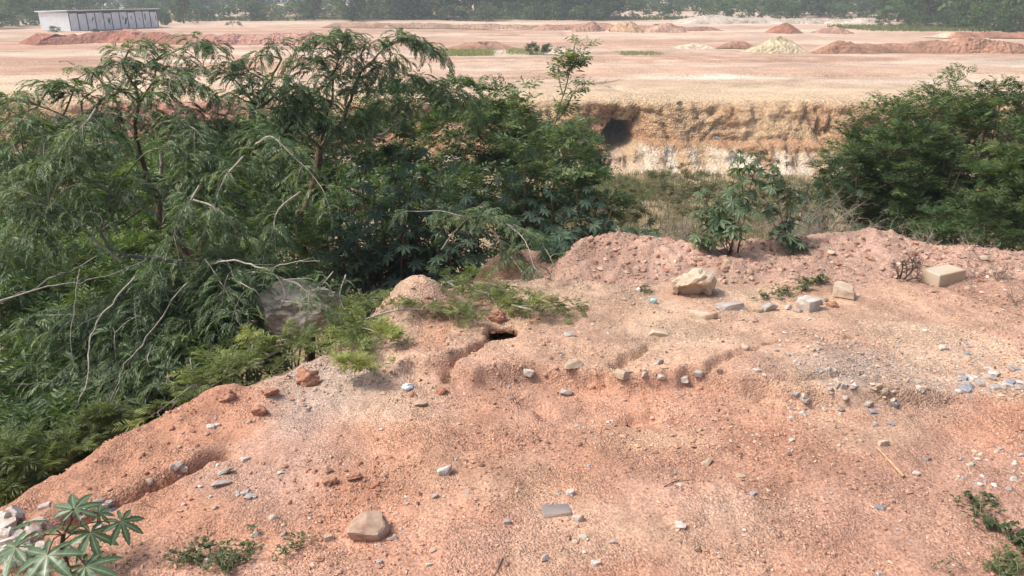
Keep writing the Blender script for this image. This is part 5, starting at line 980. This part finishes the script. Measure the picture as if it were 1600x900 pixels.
# white sheet-metal shed
A_ = np.array([-76.5, 132.5]); B_ = np.array([-70.0, 129.4]); C_ = np.array([-62.6, 144.6]); D_ = C_ + A_ - B_; HB = 2.75; z0 = ZP - .05
shed = tag(empty('shed', (B_[0], B_[1], ZP)), 'long white sheet-metal shed with dark gaps in its side panels', 'shed')
M_SHEET = plain_mat('white_sheet', (.70, .74, .78), .5, .08, 1.5); M_SHEET2 = plain_mat('grey_sheet', (.66, .70, .75), .5, .18, .9); M_SHADE_POST = plain_mat('gap_shade_and_post', (.03, .035, .05), .9, .2); M_ROOF = plain_mat('roof_sheet', (.78, .80, .79), .6, .1, .4)  # near-black colour: painted shade in the gaps and tears, also the dark posts
def wall_panel(g, a, b, z_lo, z_hi, ribs, amp, out):
    n = max(2, ribs * 4); t = np.linspace(0, 1, n + 1); xy = a + (b - a) * t[:, None]; prf = np.where((np.arange(n + 1) % 4) < 2, 0, amp); xy = xy + out * prf[:, None]
    V = np.concatenate([np.c_[xy, np.full(n + 1, z_lo)], np.c_[xy, np.full(n + 1, z_hi)]]); i = np.arange(n); g.add(V, None, np.stack([i, i + 1, i + n + 2, i + n + 1], -1))
def nrm(a, b): d = unit(b - a); return np.array([d[1], -d[0]])
for (a, b, ribs, nm, mt) in [(A_, B_, 20, 'front_wall', M_SHEET), (C_, D_, 20, 'rear_wall', M_SHEET), (D_, A_, 30, 'far_wall', M_SHEET)]:
    g = Geo(); wall_panel(g, a, b, z0, ZP + HB, ribs, .05, nrm(a, b)); g.build(nm, mt, shed)
g = Geo(); n_ = nrm(B_, C_); wall_panel(g, B_ - n_ * .3, C_ - n_ * .3, z0, ZP + HB, 2, 0, n_); g.build('interior_shade_sheet', M_SHADE_POST, shed)  # flat near-black sheet behind the panels, painted shade of the interior
NP = 11; r_ = np.random.default_rng(5)
for k in range(NP):
    a = B_ + (C_ - B_) * (k + (.0 if k == 0 else .035)) / NP; b = B_ + (C_ - B_) * (k + .965) / NP
    g = Geo(); wall_panel(g, a, b, z0, ZP + HB - .15 - .12 * (k % 3 == 1), 4, .03, n_); o = g.build('side_panel', M_SHEET if k < 2 else M_SHEET2, shed)
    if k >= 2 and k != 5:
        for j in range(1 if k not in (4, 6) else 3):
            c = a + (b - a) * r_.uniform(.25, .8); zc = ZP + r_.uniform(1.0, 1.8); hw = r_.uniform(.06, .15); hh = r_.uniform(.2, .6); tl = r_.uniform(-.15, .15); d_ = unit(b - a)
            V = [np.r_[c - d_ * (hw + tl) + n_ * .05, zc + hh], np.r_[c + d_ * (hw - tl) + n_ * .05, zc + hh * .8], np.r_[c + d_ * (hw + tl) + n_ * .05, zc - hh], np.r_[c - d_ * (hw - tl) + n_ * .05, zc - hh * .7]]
            g = Geo(); g.add(np.array(V), None, [[0, 1, 2, 3]]); g.build('tear_shade_patch', M_SHADE_POST, o)  # dark quad laid over the whole panel, painted shade of a tear
for k in range(NP + 1):
    c = B_ + (C_ - B_) * k / NP; box_obj('post', (.10, .10, HB), tuple(np.r_[c + n_ * .04 - B_, HB / 2]), math.atan2(*(C_ - B_)[::-1]), M_SHADE_POST, .01, shed)
ctr = (A_ + B_ + C_ + D_) / 4; ln = np.linalg.norm(C_ - B_); wd_ = np.linalg.norm(A_ - B_)
rf = box_obj('roof', (ln + .8, wd_ + .8, .14), tuple(np.r_[ctr - B_, HB + .16]), math.atan2(*(C_ - B_)[::-1]), M_ROOF, .02, shed); rf.rotation_euler.x = radians(-1.5)

# ------------------------------------------------------------------ far trees and buildings
def crown_mesh(seed, lobes, nleaf, shape):
    r = np.random.default_rng(seed); g = Geo(); cs = []
    for k in range(lobes):
        a = r.uniform(0, 2 * pi); h = r.uniform(.06, .95); rad = shape(h) * r.uniform(.3, 1.0); cs.append((np.array([cos(a) * rad, sin(a) * rad, h]), r.uniform(.10, .22)))
    n = nleaf; i = r.integers(0, lobes, n); u = unit(r.normal(size=(n, 3))); rr = r.uniform(.55, 1.1, n)
    c = np.array([q[0] for q in cs])[i] + u * (np.array([q[1] for q in cs])[i] * rr)[:, None]; c[:, 2] = np.maximum(c[:, 2], .04)
    f = u + r.normal(0, .6, (n, 3)); R = frames(f, r.uniform(0, 6, n)); s = r.uniform(.018, .042, n)
    q = np.array([[-1, -.6, 0], [.2, -.9, .2], [1, .3, 0], [-.3, .9, -.15]]); V = np.einsum('nij,kj->nki', R, q) * s[:, None, None] + c[:, None]
    lt = r.uniform(.1, .8, lobes)[i]; t = np.clip(lt + r.normal(0, .12, n), 0, 1)
    return np_mesh('crown', V.reshape(-1, 3), None, np.arange(n * 4).reshape(-1, 4), False, np.repeat(t, 4))
ROUND = lambda h: .42 * math.sqrt(max(0.02, 1 - ((h - .5) / .55) ** 2)); UPR = lambda h: .26 * math.sqrt(max(.02, 1 - ((h - .45) / .6) ** 2)); LOWB = lambda h: .6 * math.sqrt(max(.02, 1 - h * h))
CROWNS = {'round': [crown_mesh(s, 34, 2100, ROUND) for s in (1, 2, 3)], 'tall': [crown_mesh(s, 26, 1500, UPR) for s in (4, 5, 6)], 'low': [crown_mesh(s, 26, 1200, LOWB) for s in (7, 8, 9)]}
for L_ in CROWNS.values():
    for m_ in L_: m_.materials.append(M_FAR)
g = Geo(); tube(g, np.array([[0, 0, 0], [.01, 0, .2], [-.01, .01, .5], [.01, 0, .75]]), [.028, .022, .014, .006], 6)
for a in (0, 2.1, 4.2): tube(g, np.array([[0, 0, .22], [.1 * cos(a), .1 * sin(a), .42], [.2 * cos(a), .2 * sin(a), .6]]), [.014, .010, .005], 4)
TRUNK = g.mesh('trunk', (0, 0, 0), True); TRUNK.materials.append(M_BARK)
def far_tree(px, dist, h, wide, kind, label, group, name='tree', cat='tree', base_y=None):
    d = ray(px, 20); u = d[0] / d[1]; x = u * dist; zt = ZP + .9 * float(sstep(170, 300, np.array(dist))) - .1
    root = tag(empty(name, (x, dist, zt)), label, cat, group); ms = CROWNS[kind]; c = link('crown', ms[rng.integers(len(ms))], None, root); t = link('trunk', TRUNK, None, root)
    c.scale = (wide, wide, h); c.location = (0, 0, -h * (.02 if kind == 'low' else -.02)); t.scale = (h, h, h); root.rotation_euler = (0, 0, rng.uniform(0, 6)); return root
r_ = np.random.default_rng(77)
for px in np.arange(-60, 1640, 26):
    if 1330 < px < 1400: continue
    near = 585 < px < 930
    D = r_.uniform(178, 190) if near else r_.uniform(196, 235)
    if 930 < px < 1200: D = r_.uniform(250, 300)
    if px > 1200: D = r_.uniform(190, 235)
    if px < 140: D = r_.uniform(185, 210)
    if 140 <= px < 585 and r_.random() < .55: far_tree(px, D, r_.uniform(2.5, 4.2), r_.uniform(4.5, 6.5), 'low', 'low scrubby tree in the left stretch of the far tree line', 'scrubby trees of the left far tree line'); continue
    far_tree(px + r_.uniform(-6, 6), D, r_.uniform(10, 15), r_.uniform(10, 14), ['round', 'tall', 'round'][r_.integers(3)], 'hazy green tree in the far tree line behind the plain', 'trees of the far tree line')
for px in np.arange(-40, 1640, 38):
    far_tree(px + r_.uniform(-9, 9), r_.uniform(172, 182) if px < 940 else r_.uniform(176, 205) , r_.uniform(2.6, 4.6), r_.uniform(6, 9), 'low', 'low hedge bush at the foot of the far tree line', 'hedge bushes under the far tree line', 'hedge_bush', 'bush')
for px in np.arange(930, 1430, 30):
    far_tree(px + r_.uniform(-9, 9), r_.uniform(232, 248), r_.uniform(5, 7.5), r_.uniform(9, 13), 'low', 'dense low tree in the middle row of the far tree line', 'middle row of the far tree line')
for px in np.arange(600, 1620, 46):
    far_tree(px + r_.uniform(-9, 9), r_.uniform(300, 360), r_.uniform(13, 19), r_.uniform(13, 18), 'round', 'blue hazy tree in the farthest row', 'trees of the farthest row')
for px, D, h, wd, k, lab in [(550, 172, 8.5, 9, 'round', 'dark round tree standing alone left of the far tree line gap'), (490, 175, 7, 5, 'tall', 'upright tree left of the dark round tree'), (402, 178, 3.6, 4, 'round', 'small bright tree in front of the long grey building'), (285, 160, 7.5, 5.5, 'tall', 'upright dark tree right of the shed'), (1450, 150, 13, 15, 'round', 'broad dark tree, left of the near trees at the upper right'), (1405, 168, 12, 12, 'round', 'dark tree behind the broad dark tree at the upper right'), (1525, 138, 12, 10, 'round', 'tall leafy tree in the middle of the upper right trees'), (1565, 132, 10, 9, 'tall', 'bright green tree near the upper right corner'), (1605, 128, 12, 10, 'round', 'tree cut off by the right edge of the picture'),
                             (1545, 124, 4.5, 7, 'low', 'thick green scrub below the upper right trees'), (1595, 118, 4, 7, 'low', 'green scrub at the right edge under the trees'), (1495, 136, 4, 6, 'low', 'blue-green scrub left of the thick scrub'), (1440, 140, 2.2, 6, 'low', 'low scrub at the foot of the broad dark tree'),
                             (20, 150, 6, 9, 'low', 'green thicket left of the shed at the left edge'), (60, 165, 6, 9, 'low', 'green thicket directly behind the left shed corner'), (105, 170, 6.5, 9, 'low', 'dark thicket behind the shed roof'), (-20, 140, 5, 9, 'low', 'thicket cut off by the left edge'), (255, 152, 2.6, 3, 'round', 'small green bush right of the shed wall')]:
    far_tree(px, D, h, wd, k, lab, None)

M_CONC = plain_mat('far_concrete', (.42, .44, .47), .8, .1, .2); M_WIN = plain_mat('far_window', (.05, .07, .10), .25, .2, 1)
def building(label, px0, px1, D, h, floors, bays):
    x0 = ray(px0, 10)[0] / ray(px0, 10)[1] * D; x1 = ray(px1, 10)[0] / ray(px1, 10)[1] * D; z = ZP + .5; W = x1 - x0
    root = tag(empty('building', ((x0 + x1) / 2, D, z)), label, 'building'); box_obj('wall', (W, 14, h), (0, 7, h / 2), 0, M_CONC, .1, root)
    box_obj('roof', (W + 1, 15, .5), (0, 7, h + .27), 0, M_CONC, .05, root); fh = h / floors; m = None; sm = None
    for f in range(floors):
        s = box_obj('floor_slab', (W + .4, .6, .35), (0, -.32, f * fh + .3), 0, M_CONC, .03, root)
        for b in range(bays):
            x = -W / 2 + W * (b + .5) / bays
            if m is None: o = box_obj('window', (W / bays * .68, .12, fh * .5), (x, -.065, f * fh + fh * .55), 0, M_WIN, .02, root); m = o.data
            else: link('window', m, None, root, (x, -.065, f * fh + fh * .55))
building('long grey office building behind the far trees left of centre', 325, 600, 330, 13, 4, 24)
building('grey-blue building behind the shed', 140, 300, 345, 12, 4, 14)
building('pale tower block glimpsed between the far trees', 615, 645, 390, 22, 6, 4)

# ------------------------------------------------------------------ haze
g = Geo(); hx, y0_, y1_, zb, zt = 460, -30, 500, -9.5, 24
V = np.array([[x, y, z] for z in (zb, zt) for y in (y0_, y1_) for x in (-hx, hx)], float); F = [[0, 2, 3, 1], [4, 5, 7, 6], [0, 1, 5, 4], [2, 6, 7, 3], [0, 4, 6, 2], [1, 3, 7, 5]]
me = np_mesh('haze', V, None, F); hm = bpy.data.materials.new('haze_air'); hm.use_nodes = True; t = hm.node_tree; t.nodes.clear()
out = t.nodes.new('ShaderNodeOutputMaterial'); pv = t.nodes.new('ShaderNodeVolumePrincipled'); pv.inputs['Color'].default_value = (.74, .87, 1, 1); pv.inputs['Density'].default_value = .0010; pv.inputs['Anisotropy'].default_value = .2
t.links.new(pv.outputs[0], out.inputs['Volume'])
tag(link('haze', me, hm), 'thin pale haze in the air over the plain', 'haze', None, 'stuff')
